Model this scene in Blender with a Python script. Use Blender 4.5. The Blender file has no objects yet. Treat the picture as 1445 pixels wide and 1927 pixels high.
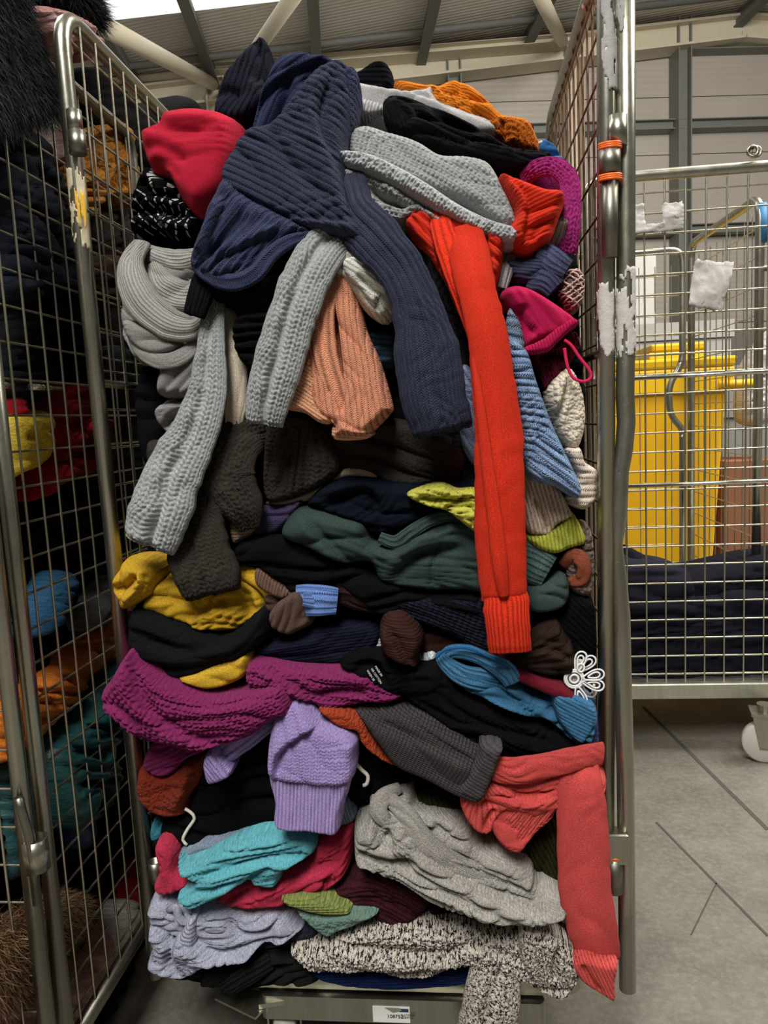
import bpy, bmesh, math, random
import numpy as np
from mathutils import Matrix, Vector

# ---------------------------------------------------------------- camera, world, lights
W, H, F = 1445, 1927, 1420.0
CAMZ = 1.08
PITCH, ROLL, YAW = math.radians(7), math.radians(2.8), math.atan((870 - 722.5) / F)
def axes():
    fw = np.array([-math.sin(YAW) * math.cos(PITCH), math.cos(YAW) * math.cos(PITCH), -math.sin(PITCH)])
    rt = np.array([math.cos(YAW), math.sin(YAW), 0.0]); up = np.cross(rt, fw)
    return fw, math.cos(ROLL) * rt - math.sin(ROLL) * up, math.cos(ROLL) * up + math.sin(ROLL) * rt
FW, RT, UP = axes()
CP = np.array([0.0, 0.0, CAMZ])
scene = bpy.context.scene
COL = scene.collection
cam_data = bpy.data.cameras.new('camera'); cam = bpy.data.objects.new('camera', cam_data); COL.objects.link(cam)
cam_data.sensor_fit = 'VERTICAL'; cam_data.sensor_height = 24.0; cam_data.lens = F / H * 24.0
cam_data.clip_start = 0.02; cam_data.clip_end = 200
M4 = Matrix([[RT[0], UP[0], -FW[0], 0], [RT[1], UP[1], -FW[1], 0], [RT[2], UP[2], -FW[2], CAMZ], [0, 0, 0, 1]])
cam.matrix_world = M4
scene.camera = cam
vs = scene.view_settings
scene.display_settings.display_device = 'sRGB'
vs.view_transform = 'Standard'; vs.look = 'None'; vs.gamma = 1.0; vs.use_curve_mapping = False
vs.exposure = -0.6
world = bpy.data.worlds.new('world'); scene.world = world; world.use_nodes = True
wbg = world.node_tree.nodes['Background']; wbg.inputs['Color'].default_value = (1.0, 0.97, 0.92, 1); wbg.inputs['Strength'].default_value = 0.18
BYAW = YAW - math.atan((650 - 722.5) / F)          # the building's own axis, turned left of the cage's
def bld(x, y, z):
    c, s = math.cos(BYAW), math.sin(BYAW)
    return (c * x - s * y, s * x + c * y, z)
def area(name, loc, target, sx, sy, power, color=(1, 1, 1)):
    l = bpy.data.lights.new(name, 'AREA'); l.shape = 'RECTANGLE'; l.size = sx; l.size_y = sy; l.energy = power; l.color = color
    o = bpy.data.objects.new(name, l); COL.objects.link(o); o.location = loc
    d = Vector(target) - Vector(loc); o.rotation_euler = d.to_track_quat('-Z', 'Y').to_euler()
    o['label'] = 'daylight from a rooflight overhead'; return o
area('rooflight_lamp', bld(-0.8, -2.0, 5.1), bld(0, 1.1, 0.8), 1.5, 2.4, 600, (1.0, 0.985, 0.95))
area('rooflight_lamp', bld(3.5, 3.0, 6.2), bld(3.0, 8.0, 1.5), 2.4, 6.0, 1700, (1.0, 0.97, 0.9))
area('rooflight_lamp', bld(-2.6, 3.2, 5.5), bld(-0.8, 1.2, 1.0), 1.4, 3.0, 160, (1.0, 0.985, 0.95))

# ---------------------------------------------------------------- pixel -> point on a real plane of the place
def rays(x, y):
    x = np.asarray(x, float); y = np.asarray(y, float)
    return FW + RT * ((x - 722.5) / F)[..., None] - UP * ((y - 963.5) / F)[..., None]
def atY(x, y, Y):
    r = rays(x, y); return CP + r * (np.asarray(Y) / r[..., 1])[..., None]
def atX(x, y, X):
    r = rays(x, y); return CP + r * (np.asarray(X) / r[..., 0])[..., None]
def atZ(x, y, Z):
    r = rays(x, y); return CP + r * ((np.asarray(Z) - CAMZ) / r[..., 2])[..., None]

# ---------------------------------------------------------------- object helpers
def tag(o, label=None, cat=None, group=None, kind=None):
    if label: o['label'] = label
    if cat: o['category'] = cat
    if group: o['group'] = group
    if kind: o['kind'] = kind
    return o
def thing(name, loc, label, cat, group=None):
    o = bpy.data.objects.new(name, None); COL.objects.link(o); o.location = loc; o.empty_display_size = 0.1
    return tag(o, label, cat, group)
def mesh_obj(name, V, Fs, mat, parent=None, smooth=True, uv=None):
    V = np.asarray(V, np.float32)
    if parent is not None:
        V = V - np.array(parent_loc(parent), np.float32)
    me = bpy.data.meshes.new(name)
    if isinstance(Fs, np.ndarray):
        n, k = Fs.shape
        me.vertices.add(len(V)); me.vertices.foreach_set('co', V.ravel())
        me.loops.add(n * k); me.loops.foreach_set('vertex_index', Fs.astype(np.int32).ravel())
        me.polygons.add(n); me.polygons.foreach_set('loop_start', np.arange(0, n * k, k, dtype=np.int32))
        me.polygons.foreach_set('loop_total', np.full(n, k, dtype=np.int32))
        me.update(calc_edges=True); me.validate()
    else:
        me.from_pydata(V.tolist(), [], Fs); me.update()
    if uv is not None:
        l = me.uv_layers.new(name='UVMap')
        idx = np.empty(len(me.loops), np.int32); me.loops.foreach_get('vertex_index', idx)
        l.data.foreach_set('uv', np.asarray(uv, np.float32)[idx].ravel())
    me.polygons.foreach_set('use_smooth', np.full(len(me.polygons), smooth))
    if mat: me.materials.append(mat)
    o = bpy.data.objects.new(name, me); COL.objects.link(o)
    if parent is not None: o.parent = parent
    return o
def parent_loc(p):
    l = np.array(p.location)
    while p.parent is not None:
        p = p.parent; l = l + np.array(p.location)
    return l
class MB:
    def __init__(s): s.V = []; s.F = []
    def add(s, V, Fs):
        b = len(s.V); s.V += [tuple(map(float, v)) for v in V]; s.F += [tuple(b + i for i in f) for f in Fs]
    def box(s, c, d, rz=0.0, ax=None):
        c = np.array(c, float); h = np.array(d, float) / 2
        P = np.array([[i, j, k] for i in (-1, 1) for j in (-1, 1) for k in (-1, 1)]) * h
        if ax is not None: P = P @ np.array(ax)
        elif rz:
            r = np.array([[math.cos(rz), math.sin(rz), 0], [-math.sin(rz), math.cos(rz), 0], [0, 0, 1]]); P = P @ r
        s.add(P + c, [(0, 1, 3, 2), (4, 6, 7, 5), (0, 4, 5, 1), (2, 3, 7, 6), (0, 2, 6, 4), (1, 5, 7, 3)])
    def tube(s, pts, r, n=10, cap=True, closed=False):
        P = np.array(pts, float); m = len(P)
        T = np.gradient(P, axis=0) if m > 2 else np.repeat((P[1:] - P[:1]), 2, 0)
        if closed: T = np.roll(P, -1, 0) - np.roll(P, 1, 0)
        T /= np.linalg.norm(T, axis=1)[:, None] + 1e-12
        u = np.cross(T[0], [0, 0, 1.0])
        if np.linalg.norm(u) < 1e-3: u = np.cross(T[0], [1.0, 0, 0])
        V = []
        rr = np.full(m, r) if np.isscalar(r) else np.array(r)
        for i in range(m):
            u = u - T[i] * (u @ T[i]); u /= np.linalg.norm(u); v = np.cross(T[i], u)
            for k in range(n):
                a = 2 * math.pi * k / n; V.append(P[i] + rr[i] * (math.cos(a) * u + math.sin(a) * v))
        Fs = [(i * n + k, i * n + (k + 1) % n, ((i + 1) % m) * n + (k + 1) % n, ((i + 1) % m) * n + k) for i in range(m if closed else m - 1) for k in range(n)]
        if cap and not closed: Fs += [tuple(range(n))[::-1], tuple((m - 1) * n + k for k in range(n))]
        s.add(V, Fs)
    def build(s, name, mat, parent=None, smooth=True):
        return mesh_obj(name, s.V, s.F, mat, parent, smooth)
def bend(pts, r=0.05, n=6):
    """polyline with rounded corners"""
    P = [np.array(p, float) for p in pts]; out = [P[0]]
    for a, b, c in zip(P, P[1:], P[2:]):
        d1 = (a - b); l1 = np.linalg.norm(d1); d2 = (c - b); l2 = np.linalg.norm(d2); q = min(r, l1 / 2, l2 / 2)
        A = b + d1 / l1 * q; B = b + d2 / l2 * q
        for i in range(n + 1):
            t = i / n; out.append((1 - t) ** 2 * A + 2 * t * (1 - t) * b + t * t * B)
    out.append(P[-1]); return out

# ---------------------------------------------------------------- materials
def lin(c):
    c = np.array([int(c[i:i + 2], 16) for i in (0, 2, 4)]) / 255.0
    return tuple(np.where(c <= 0.04045, c / 12.92, ((c + 0.055) / 1.055) ** 2.4)) + (1.0,)
class NT:
    def __init__(s, name):
        s.m = bpy.data.materials.new(name); s.m.use_nodes = True; s.t = s.m.node_tree; s.N = s.t.nodes; s.L = s.t.links
        s.b = s.N['Principled BSDF']
    def n(s, typ, **kw):
        x = s.N.new(typ)
        for k, v in kw.items(): setattr(x, k, v)
        return x
    def put(s, sock, v):
        if isinstance(v, (int, float)): sock.default_value = v
        elif isinstance(v, tuple): sock.default_value = v
        else: s.L.new(v, sock)
    def math(s, op, a, b=None, c=None, clamp=False):
        x = s.n('ShaderNodeMath', operation=op); x.use_clamp = clamp
        for i, v in enumerate((a, b, c)):
            if v is not None: s.put(x.inputs[i], v)
        return x.outputs[0]
    def noise(s, vec, scale, detail=3, rough=0.6, out='Fac'):
        x = s.n('ShaderNodeTexNoise'); x.inputs['Scale'].default_value = scale; x.inputs['Detail'].default_value = detail; x.inputs['Roughness'].default_value = rough
        if vec is not None: s.L.new(vec, x.inputs['Vector'])
        return x.outputs[out]
    def ramp(s, f, stops):
        x = s.n('ShaderNodeValToRGB'); e = x.color_ramp.elements
        while len(e) < len(stops): e.new(0.5)
        for k, (p, c) in zip(e, stops): k.position = p; k.color = c
        s.L.new(f, x.inputs[0]); return x.outputs[0]
    def mix(s, f, a, b, blend='MIX'):
        x = s.n('ShaderNodeMix', data_type='RGBA', blend_type=blend)
        s.put(x.inputs[0], f); s.put(x.inputs[6], a); s.put(x.inputs[7], b); return x.outputs[2]
    def bump(s, h, dist, strength=1.0, prev=None):
        x = s.n('ShaderNodeBump'); x.inputs['Distance'].default_value = dist; x.inputs['Strength'].default_value = strength
        s.L.new(h, x.inputs['Height'])
        if prev is not None: s.L.new(prev, x.inputs['Normal'])
        return x.outputs[0]
    def out(s, color=None, rough=None, metal=None, normal=None, sheen=None):
        if color is not None: s.put(s.b.inputs['Base Color'], color)
        if rough is not None: s.put(s.b.inputs['Roughness'], rough)
        if metal is not None: s.put(s.b.inputs['Metallic'], metal)
        if normal is not None: s.L.new(normal, s.b.inputs['Normal'])
        if sheen: s.b.inputs['Sheen Weight'].default_value = sheen; s.b.inputs['Sheen Roughness'].default_value = 0.6
        return s.m
_mc = {}
# kind: (rib period mm, stitch period mm, rib amp mm, stitch amp mm)
KN = dict(rib=(9.0, 3.0, 4.0, 0.8), widerib=(13.0, 3.4, 5.0, 1.0), finerib=(4.6, 2.0, 2.0, 0.3), fine=(2.3, 2.2, 0.5, 0.3),
          stock=(5.4, 3.6, 1.2, 1.6), cable=(9.5, 6.5, 2.6, 3.2), chunky=(12.0, 8.5, 3.2, 4.2), waffle=(4.2, 4.2, 1.0, 1.2),
          marl=(9.0, 6.5, 2.2, 3.2), jersey=(1.6, 1.6, 0.2, 0.15), yarn=(0, 0, 0, 0), yarnmarl=(0, 0, 0, 0), vst=(4.4, 3.4, .9, 1.5), puffer=(0, 0, 0, 0), satin=(0, 0, 0, 0), terry=(0, 0, 0, 0))
def knit(hexc, kind='fine', hex2=None, scale=1.0, heather=0.0):
    key = (hexc, kind, hex2, scale, heather)
    if key in _mc: return _mc[key]
    t = NT('fabric_' + kind); base = lin(hexc)
    p, q, ra, sa = KN[kind]
    uvn = t.n('ShaderNodeUVMap').outputs[0]
    sep = t.n('ShaderNodeSeparateXYZ'); t.L.new(uvn, sep.inputs[0]); u, v = sep.outputs[0], sep.outputs[1]
    fuzz = t.noise(uvn, 560 / scale, 5, 0.78); big = t.noise(uvn, 22, 2, 0.5)
    nrm = None
    if p:
        p = p * scale / 1000; q = q * scale / 1000
        wob = t.math('MULTIPLY', t.math('SUBTRACT', big, 0.5), p * (1.2 if kind in ('chunky', 'marl') else 0.6))
        uu = t.math('DIVIDE', t.math('ADD', u, wob), p)
        x = t.math('ABSOLUTE', t.math('SUBTRACT', t.math('FRACT', uu), 0.5))          # 0..0.5
        legs = t.math('POWER', t.math('ABSOLUTE', t.math('SINE', t.math('MULTIPLY', x, 2 * math.pi))), 0.7)
        vv = t.math('DIVIDE', v, q)
        if kind == 'waffle':
            st = t.math('SINE', t.math('MULTIPLY', vv, 2 * math.pi))
        else:
            st = t.math('COSINE', t.math('MULTIPLY', t.math('ADD', vv, t.math('MULTIPLY', x, 2.4)), 2 * math.pi))
        st = t.math('MULTIPLY_ADD', st, 0.5, 0.5)
        rib = t.math('POWER', t.math('MULTIPLY', x, 2.0), 0.5) if kind in ('rib', 'widerib', 'finerib') else legs
        if kind in ('rib', 'widerib', 'finerib'):
            # rounded rib with a narrow dark valley, stitches small on top of it
            rib = t.math('SUBTRACT', 1.0, t.math('POWER', t.math('SUBTRACT', 1.0, t.math('MULTIPLY', x, 2.0)), 3.0))
            ux = t.math('ABSOLUTE', t.math('SUBTRACT', t.math('FRACT', t.math('MULTIPLY', uu, 2.0)), 0.5))
            st = t.math('MULTIPLY_ADD', t.math('COSINE', t.math('MULTIPLY', t.math('ADD', vv, t.math('MULTIPLY', ux, 1.6)), 2 * math.pi)), 0.5, 0.5)
            nrm = t.bump(rib, ra * 1.3 * scale / 1000, 1.0)
            nrm = t.bump(st, sa * scale / 1000, 0.9, nrm)
        else:
            h = t.math('MULTIPLY', legs, t.math('MULTIPLY_ADD', st, 0.6, 0.4))
            nrm = t.bump(h, (ra + sa) * 1.15 * scale / 1000, 1.0)
    if kind == 'terry':
        vo = t.n('ShaderNodeTexVoronoi'); vo.inputs['Scale'].default_value = 170 / scale; t.L.new(uvn, vo.inputs['Vector'])
        nrm = t.bump(t.math('SUBTRACT', 1.0, vo.outputs['Distance']), 0.006 * scale, 1.0)
    if kind in ('puffer', 'satin'):
        cr = t.noise(uvn, 38, 5, 0.6)
        nrm = t.bump(cr, 0.010, 0.8)
    else:
        if kind.startswith('yarn'): nrm = t.bump(t.noise(uvn, 420, 4, .75), 0.0030, 0.9)
        nrm = t.bump(fuzz, 0.0012, 0.8, nrm)
    dark = tuple(c * 0.55 for c in base[:3]) + (1.0,); light = tuple(min(1, c * 1.5) for c in base[:3]) + (1.0,)
    col = t.mix(t.ramp(fuzz, [(0.32, (0, 0, 0, 1)), (0.68, (1, 1, 1, 1))]), dark, light)
    if heather:
        hn = t.noise(uvn, 330, 3, 0.8)
        col = t.mix(t.math('MULTIPLY', t.ramp(hn, [(0.42, (0, 0, 0, 1)), (0.62, (1, 1, 1, 1))]), heather), col, tuple(c * 0.45 for c in base[:3]) + (1.0,))
    if hex2:
        b2 = lin(hex2)
        if kind in ('marl', 'yarnmarl'):
            cm = t.noise(uvn, 260, 3, 0.95)
            col = t.mix(t.ramp(cm, [(0.50, (0, 0, 0, 1)), (0.53, (1, 1, 1, 1))]), col, b2)
        elif kind == 'fine':      # dashed stripes
            s1 = t.math('GREATER_THAN', t.math('FRACT', t.math('DIVIDE', t.math('ADD', v, t.math('MULTIPLY', big, 0.03)), 0.0135)), 0.80)
            s2 = t.math('GREATER_THAN', t.math('FRACT', t.math('DIVIDE', u, 0.0085)), 0.32)
            col = t.mix(t.math('MULTIPLY', s1, s2), col, b2)
        else:
            col = t.mix(t.ramp(big, [(0.45, (0, 0, 0, 1)), (0.55, (1, 1, 1, 1))]), col, b2)
    lum = sum(base[:3]) / 3
    m = t.out(col, {'puffer': 0.42, 'satin': 0.5}.get(kind, 0.92), 0, nrm, None if kind in ('puffer', 'satin') or lum < .05 else 0.04)
    t.b.inputs['Specular IOR Level'].default_value = 0.45 if kind in ('puffer', 'satin') else 0.06
    _mc[key] = m; return m
def steel(name='zinc_steel', c='aaa89c', rough=0.3, dirt=0.4):
    t = NT(name); tc = t.n('ShaderNodeTexCoord').outputs['Object']
    mp = t.n('ShaderNodeMapping'); mp.inputs['Scale'].default_value = (1, 1, 0.12); t.L.new(tc, mp.inputs[0])
    a = t.noise(mp.outputs[0], 40, 5, 0.7); b = t.noise(tc, 14, 6, 0.75); f = t.noise(tc, 160, 3, 0.7)
    base = lin(c)
    col = t.mix(t.ramp(a, [(0.35, (0, 0, 0, 1)), (0.7, (1, 1, 1, 1))]), base, (base[0] * 0.80, base[1] * 0.77, base[2] * 0.66, 1))
    spots = t.ramp(f, [(0.66, (0, 0, 0, 1)), (0.72, (1, 1, 1, 1))])
    col = t.mix(t.math('MULTIPLY', spots, dirt), col, (0.12, 0.10, 0.08, 1))
    r = t.math('MULTIPLY_ADD', b, 0.35, rough - 0.15)
    return t.out(col, r, t.math('MULTIPLY_ADD', spots, -0.5, 0.96), t.bump(b, 0.0015, 0.3))
def plain(name, c, rough=0.6, metal=0.0, var=0.12, scale=20, bump=0.0, spec=0.4):
    t = NT(name); tc = t.n('ShaderNodeTexCoord').outputs['Object']; n = t.noise(tc, scale, 5, 0.65); b = lin(c)
    col = t.mix(n, tuple(x * (1 - var) for x in b[:3]) + (1,), tuple(min(1, x * (1 + var)) for x in b[:3]) + (1,))
    t.b.inputs['Specular IOR Level'].default_value = spec
    return t.out(col, rough, metal, t.bump(n, bump, 1.0) if bump else None)
def concrete():
    t = NT('concrete_floor'); tc = t.n('ShaderNodeTexCoord').outputs['Object']
    a = t.noise(tc, 1.3, 6, 0.65); b = t.noise(tc, 9, 8, 0.75); c = t.noise(tc, 70, 4, 0.7); d = t.noise(tc, 5, 3, 0.5)
    col = t.mix(t.ramp(a, [(0.3, (0, 0, 0, 1)), (0.75, (1, 1, 1, 1))]), lin('6a655c'), lin('827c71'))
    col = t.mix(t.ramp(b, [(0.35, (0, 0, 0, 1)), (0.7, (1, 1, 1, 1))]), col, lin('5a564e'))
    col = t.mix(t.math('MULTIPLY', t.ramp(c, [(0.45, (0, 0, 0, 1)), (0.8, (1, 1, 1, 1))]), 0.35), col, lin('a19a8c'))
    vo = t.n('ShaderNodeTexVoronoi'); vo.inputs['Scale'].default_value = 4.3; t.L.new(tc, vo.inputs['Vector'])
    sp = t.ramp(vo.outputs['Distance'], [(0.035, (1, 1, 1, 1)), (0.06, (0, 0, 0, 1))])
    col = t.mix(t.math('MULTIPLY', sp, 0.75), col, lin('35322d'))
    return t.out(col, t.math('MULTIPLY_ADD', d, 0.3, 0.35), 0, t.bump(b, 0.002, 0.5))
def corrugated(name, c, period, axis=0, rough=0.55):
    t = NT(name); tc = t.n('ShaderNodeTexCoord').outputs['Object']; s = t.n('ShaderNodeSeparateXYZ'); t.L.new(tc, s.inputs[0])
    w = t.math('SINE', t.math('MULTIPLY', s.outputs[axis], 2 * math.pi / period)); n = t.noise(tc, 1.1, 5, 0.6); b = lin(c)
    col = t.mix(n, tuple(x * 0.86 for x in b[:3]) + (1,), tuple(min(1, x * 1.12) for x in b[:3]) + (1,))
    return t.out(col, rough, 0, t.bump(w, 0.006, 0.35))
STEEL = steel(); STEEL_D = steel('worn_dark_steel', '86837a', 0.38, 0.8); WIRE = steel('bright_wire', 'c9c4b2', 0.28, 0.15)
BRONZE = steel('bronzed_wire', '8a6b58', 0.35, 0.2); CHROME = steel('bright_zinc', 'd3d3cc', 0.2, 0.15)
PAPER = plain('torn_paper', 'b9b4ae', 0.85, 0, 0.1, 60, 0.002); TAPE = plain('grey_tape_residue', '9d9997', 0.8, 0, 0.2, 50, 0.002)
ORANGE = plain('orange_plastic', 'e0641c', 0.45)
# ---------------------------------------------------------------- building
floor = MB(); floor.box(bld(2, 6, -0.05), (26, 26, 0.1), BYAW); o = floor.build('floor', concrete(), None, False); tag(o, kind='structure')
JOINT = plain('floor_joint', '4a463f', 0.9, 0, 0.3, 60)
def joint(p, q, w=0.006):
    a = atZ(*p, 0.0); b = atZ(*q, 0.0); a[2] = b[2] = 0; d = b - a; L = np.linalg.norm(d); d /= L; a = a - d * 0.0
    m = MB(); n = np.array([-d[1], d[0], 0]) * w / 2
    m.add([a - n, a + n, b + n, b - n, a - n + [0, 0, .0012], a + n + [0, 0, .0012], b + n + [0, 0, .0012], b - n + [0, 0, .0012]],
          [(4, 5, 6, 7), (0, 1, 5, 4), (1, 2, 6, 5), (2, 3, 7, 6), (3, 0, 4, 7)])
    j = m.build('floor_joint', JOINT, o, False)
joint((1210, 1330), (1445, 1562), 0.012); joint((1235, 1548), (1445, 1762), 0.006); joint((1348, 1662), (1300, 1760), 0.003)
WALLP = corrugated('wall_cladding', 'b8afa4', 0.09, 2)
CEILP = corrugated('roof_sheet', 'd9d2c8', 0.075, 1)
CREAM = plain('cream_painted_steel', 'd2c8b0', 0.5); GALV = plain('galvanised_rail', '7c7d77', 0.5, 0.1, 0.15, 8); DARKP = plain('purlin_grey', '6d6d68', 0.6)
YW = 12.0                                            # distance of the end wall along the building axis
c_, s_ = math.cos(BYAW), math.sin(BYAW)
def onwall(x, y, d=0.0):
    """pixel -> (along wall, height) on the end wall"""
    r = rays(x, y); rb = c_ * r[1] - s_ * r[0]; k = (YW - d) / rb; P = CP + r * k
    return c_ * P[0] + s_ * P[1], P[2]
def slab(name, mat, pts, y0, y1, parent=None, kind=None, label=None):
    """polygon (along, z) extruded from y0 to y1 in the building frame"""
    m = MB(); n = len(pts)
    m.add([bld(a, y0, z) for a, z in pts] + [bld(a, y1, z) for a, z in pts],
          [tuple(range(n)), tuple(range(2 * n - 1, n - 1, -1))] + [(i, i + n, (i + 1) % n + n, (i + 1) % n) for i in range(n)])
    q = m.build(name, mat, parent, False)
    if kind: tag(q, kind=kind)
    return q
ax_, az_ = onwall(1378, 40); lx_, lz_ = onwall(270, 172); sl = (az_ - lz_) / (ax_ - lx_)
xl, xr = lx_ - 3, ax_ + (ax_ - lx_) + 3
def roofz(x): return az_ - abs(x - ax_) * sl
wall = slab('wall_back', plain('wall_backing', '8d857b', 0.8), [(xl, 0), (xr, 0), (xr, roofz(xr)), (ax_, az_ + .15), (xl, roofz(xl))], YW + .06, YW + .16, None, 'structure')
# cladding panels, one by one, between horizontal seams
seams = [0.0] + sorted(onwall(1330, y)[1] for y in (182, 290, 445, 610, 760)) + [az_ + 0.3]
cols = [xl, xl + 4, onwall(640, 300)[0] , onwall(852, 300)[0], onwall(1268, 200)[0], onwall(1268, 200)[0] + 3.6, xr]
for z0, z1 in zip(seams, seams[1:]):
    for a, b in zip(cols, cols[1:]):
        top0, top1 = min(z1, roofz(a)), min(z1, roofz(b)); 
        if top0 <= z0 + .05 or top1 <= z0 + .05: continue
        pts = [(a + .008, z0 + .012), (b - .008, z0 + .012), (b - .008, top1)]
        if a < ax_ < b and min(z1, az_) > max(top0, top1): pts.append((ax_, min(z1, az_)))
        pts.append((a + .008, top0))
        slab('wall_panel', WALLP, pts, YW, YW + .06, wall)
def rail(x0, z0, x1, z1, w, mat, name, par=wall, d=0.16, yo=0.0):
    m = MB(); P = np.array(bld(x0, YW - yo - d / 2, z0)); Q = np.array(bld(x1, YW - yo - d / 2, z1)); a = Q - P; L = np.linalg.norm(a); a /= L
    nrm = np.array(bld(0, 1, 0)); up = np.cross(a, nrm); 
    m.box((P + Q) / 2, (L, d, w), ax=[a, nrm, up]); 
    m.box((P + Q) / 2 + up * w * .46 - nrm * d * .3, (L, d * 1.5, w * .1), ax=[a, nrm, up]); m.box((P + Q) / 2 - up * w * .46 - nrm * d * .3, (L, d * 1.5, w * .1), ax=[a, nrm, up])
    return m.build(name, mat, par, False)
for y in (97, 243, 437): 
    z = onwall(1300, y)[1]; rail(xl, z, xr, z, 0.14, GALV, 'wall_rail')
for x in (852, 1270): 
    a = onwall(x, 250)[0]; rail(a, 0, a, roofz(a), 0.2, GALV, 'wall_post', d=0.22, yo=.02)
a = onwall(415, 200)[0]; rail(a, 0, a, roofz(a) - .1, 0.28, CREAM, 'wall_column', d=.3)
a = onwall(1065, 120)[0]; rail(a, 0, a, roofz(a) - .1, 0.24, CREAM, 'wall_column', d=.3)
rail(xl, roofz(xl) - .25, ax_, az_ - .25, 0.34, CREAM, 'gable_rafter', d=.24, yo=.05); rail(xr, roofz(xr) - .25, ax_, az_ - .25, 0.34, CREAM, 'gable_rafter', d=.24, yo=.05)
a0, z0 = onwall(280, 178); a1, z1 = onwall(1062, 98); rail(a0 - 2, z0 - .06, a1, z1 - .06, .1, CREAM, 'wall_rail', d=.2, yo=.3)
# roof: sloping planes down from the ridge, with a rooflight on the left slope
def roofslab(name, mat, xa, xb, ya, yb, th=.06, dz=0.0):
    m = MB(); P = []
    for dzz in (0, th):
        for x, y in ((xa, ya), (xb, ya), (xb, yb), (xa, yb)): P.append(bld(x, y, roofz(x) + dz + dzz))
    m.add(P, [(0, 3, 2, 1), (4, 5, 6, 7), (0, 1, 5, 4), (1, 2, 6, 5), (2, 3, 7, 6), (3, 0, 4, 7)])
    return m.build(name, mat, None, False)
def hit_roof(x, y):
    """pixel -> (along, depth) on the left roof slope"""
    r = rays(x, y); ra = c_ * r[0] + s_ * r[1]; rb = c_ * r[1] - s_ * r[0]
    # z = CAMZ + r2 k = az - (ax - ra k) sl
    k = (az_ - ax_ * sl - CAMZ) / (r[2] - ra * sl); return ra * k, rb * k
e0 = hit_roof(210, 42); e1 = hit_roof(500, 2); print('rooflight corners', e0, e1, 'roof', az_, lz_, ax_, lx_)
YS = (e0[1] + e1[1]) / 2
sky = NT('rooflight_glazing'); sky.b.inputs['Emission Color'].default_value = (0.93, 0.97, 1.0, 1); sky.b.inputs['Emission Strength'].default_value = 1.5; sky.b.inputs['Base Color'].default_value = (.8, .82, .82, 1)
YN = YS - 3.0
tag(roofslab('ceiling', CEILP, xl, ax_, YS, YW + .1), kind='structure')
tag(roofslab('ceiling', CEILP, ax_, xr, -2, YW + .1), kind='structure')
for k, (xa, xb) in enumerate(((xl, e1[0] + 2.2),)):
    tag(roofslab('window_1', sky.m, xa, xb, YN, YS), kind='structure')
tag(roofslab('ceiling', CEILP, e1[0] + 2.2, ax_, YN, YS), kind='structure')
tag(roofslab('ceiling', CEILP, xl, ax_, -2, YN), kind='structure')
# purlins running along the building, under the sheets
roofroot = bpy.data.objects['ceiling']
for (p, q) in (((372, 66), (402, 130)), ((592, 60), (596, 108)), ((802, 40), (792, 88)), ((1000, 30), (985, 72)), ((180, 60), (250, 130)), ((1440, 0), (1400, 10))):
    a = hit_roof(*q)[0]
    m = MB(); m.box(bld(a, (YW - 2) / 2 + 0, roofz(a) - .12), (.07, YW + 2, .2), BYAW); m.box(bld(a, (YW - 2) / 2, roofz(a) - .215), (.14, YW + 2, .02), BYAW); m.build('purlin', DARKP, roofroot, False)
m = MB(); P = [bld(x, YW - 1.0, roofz(x) - .1) for x in (xl, ax_)]; m.tube(P, .05, 6); m.build('purlin', DARKP, roofroot)
def brace(p, q, dp, dq, r=.09):
    """tube between two pixels, dp and dq metres in front of the end wall"""
    pa = onwall(*p, dp); qa = onwall(*q, dq)
    m = MB(); m.tube([bld(pa[0], YW - dp, pa[1]), bld(qa[0], YW - dq, qa[1])], r, 12); m.build('roof_brace', CREAM, roofroot)
brace((400, 158), (110, 5), .5, 6.0, .085); brace((425, 175), (575, -40), .5, 5.0, .075); brace((1058, 78), (1005, -30), .5, 3.5, .085)
# ---------------------------------------------------------------- roll cages
def wires(par, mat, P0, A, LA, B, LB, na, nb, r=.0019, name='wire', jit=0.0, offs=None):
    """grid in the plane P0 + a*A + b*B: na wires along B, nb wires along A; alike wires share a mesh"""
    P0, A, B = (np.array(q, float) for q in (P0, A, B)); nrm = np.cross(A, B)
    def one(dirv, L):
        m = MB(); m.tube([np.zeros(3), dirv * L], r, 6, False); o = m.build(name, mat, None); o.parent = par; return o
    w0 = None; rnd = random.Random(5)
    pl = parent_loc(par)
    for i in range(na):
        o = one(B, LB) if w0 is None else w0.copy()
        if w0 is None: w0 = o
        else: COL.objects.link(o)
        a = (i + .5) * LA / na if offs is None else offs[i]
        o.location = P0 + A * a + nrm * r - pl
    w1 = None
    for j in range(nb):
        o = one(A, LA) if w1 is None else w1.copy()
        if w1 is None: w1 = o
        else: COL.objects.link(o)
        o.location = P0 + B * ((j + .5) * LB / nb) - nrm * r - pl
def tube_part(name, pts, r, mat, par, n=14, rb=.05):
    m = MB(); m.tube(bend(pts, rb), r, n); return m.build(name, mat, par)
def bracket(name, c, d, mat, par, bev=.004):
    m = MB(); m.box(c, d); o = m.build(name, mat, par, False)
    b = o.modifiers.new('bevel', 'BEVEL'); b.width = bev; b.segments = 2; return o
def sleeve_tube(name, x, y, z0, z1, r, mat, par, ri=None):
    m = MB(); n = 18; ri = ri or r * .82
    V = []; 
    for z, rad in ((z0, ri), (z0, r), (z1, r), (z1, ri), (z1 - .01, ri * .98)):
        V += [(x + rad * math.cos(2 * math.pi * k / n), y + rad * math.sin(2 * math.pi * k / n), z) for k in range(n)]
    m.add(V, [(i * n + k, i * n + (k + 1) % n, (i + 1) * n + (k + 1) % n, (i + 1) * n + k) for i in range(4) for k in range(n)] + [tuple(range(n))[::-1], tuple(4 * n + k for k in range(n))])
    return m.build(name, mat, par)
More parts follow.
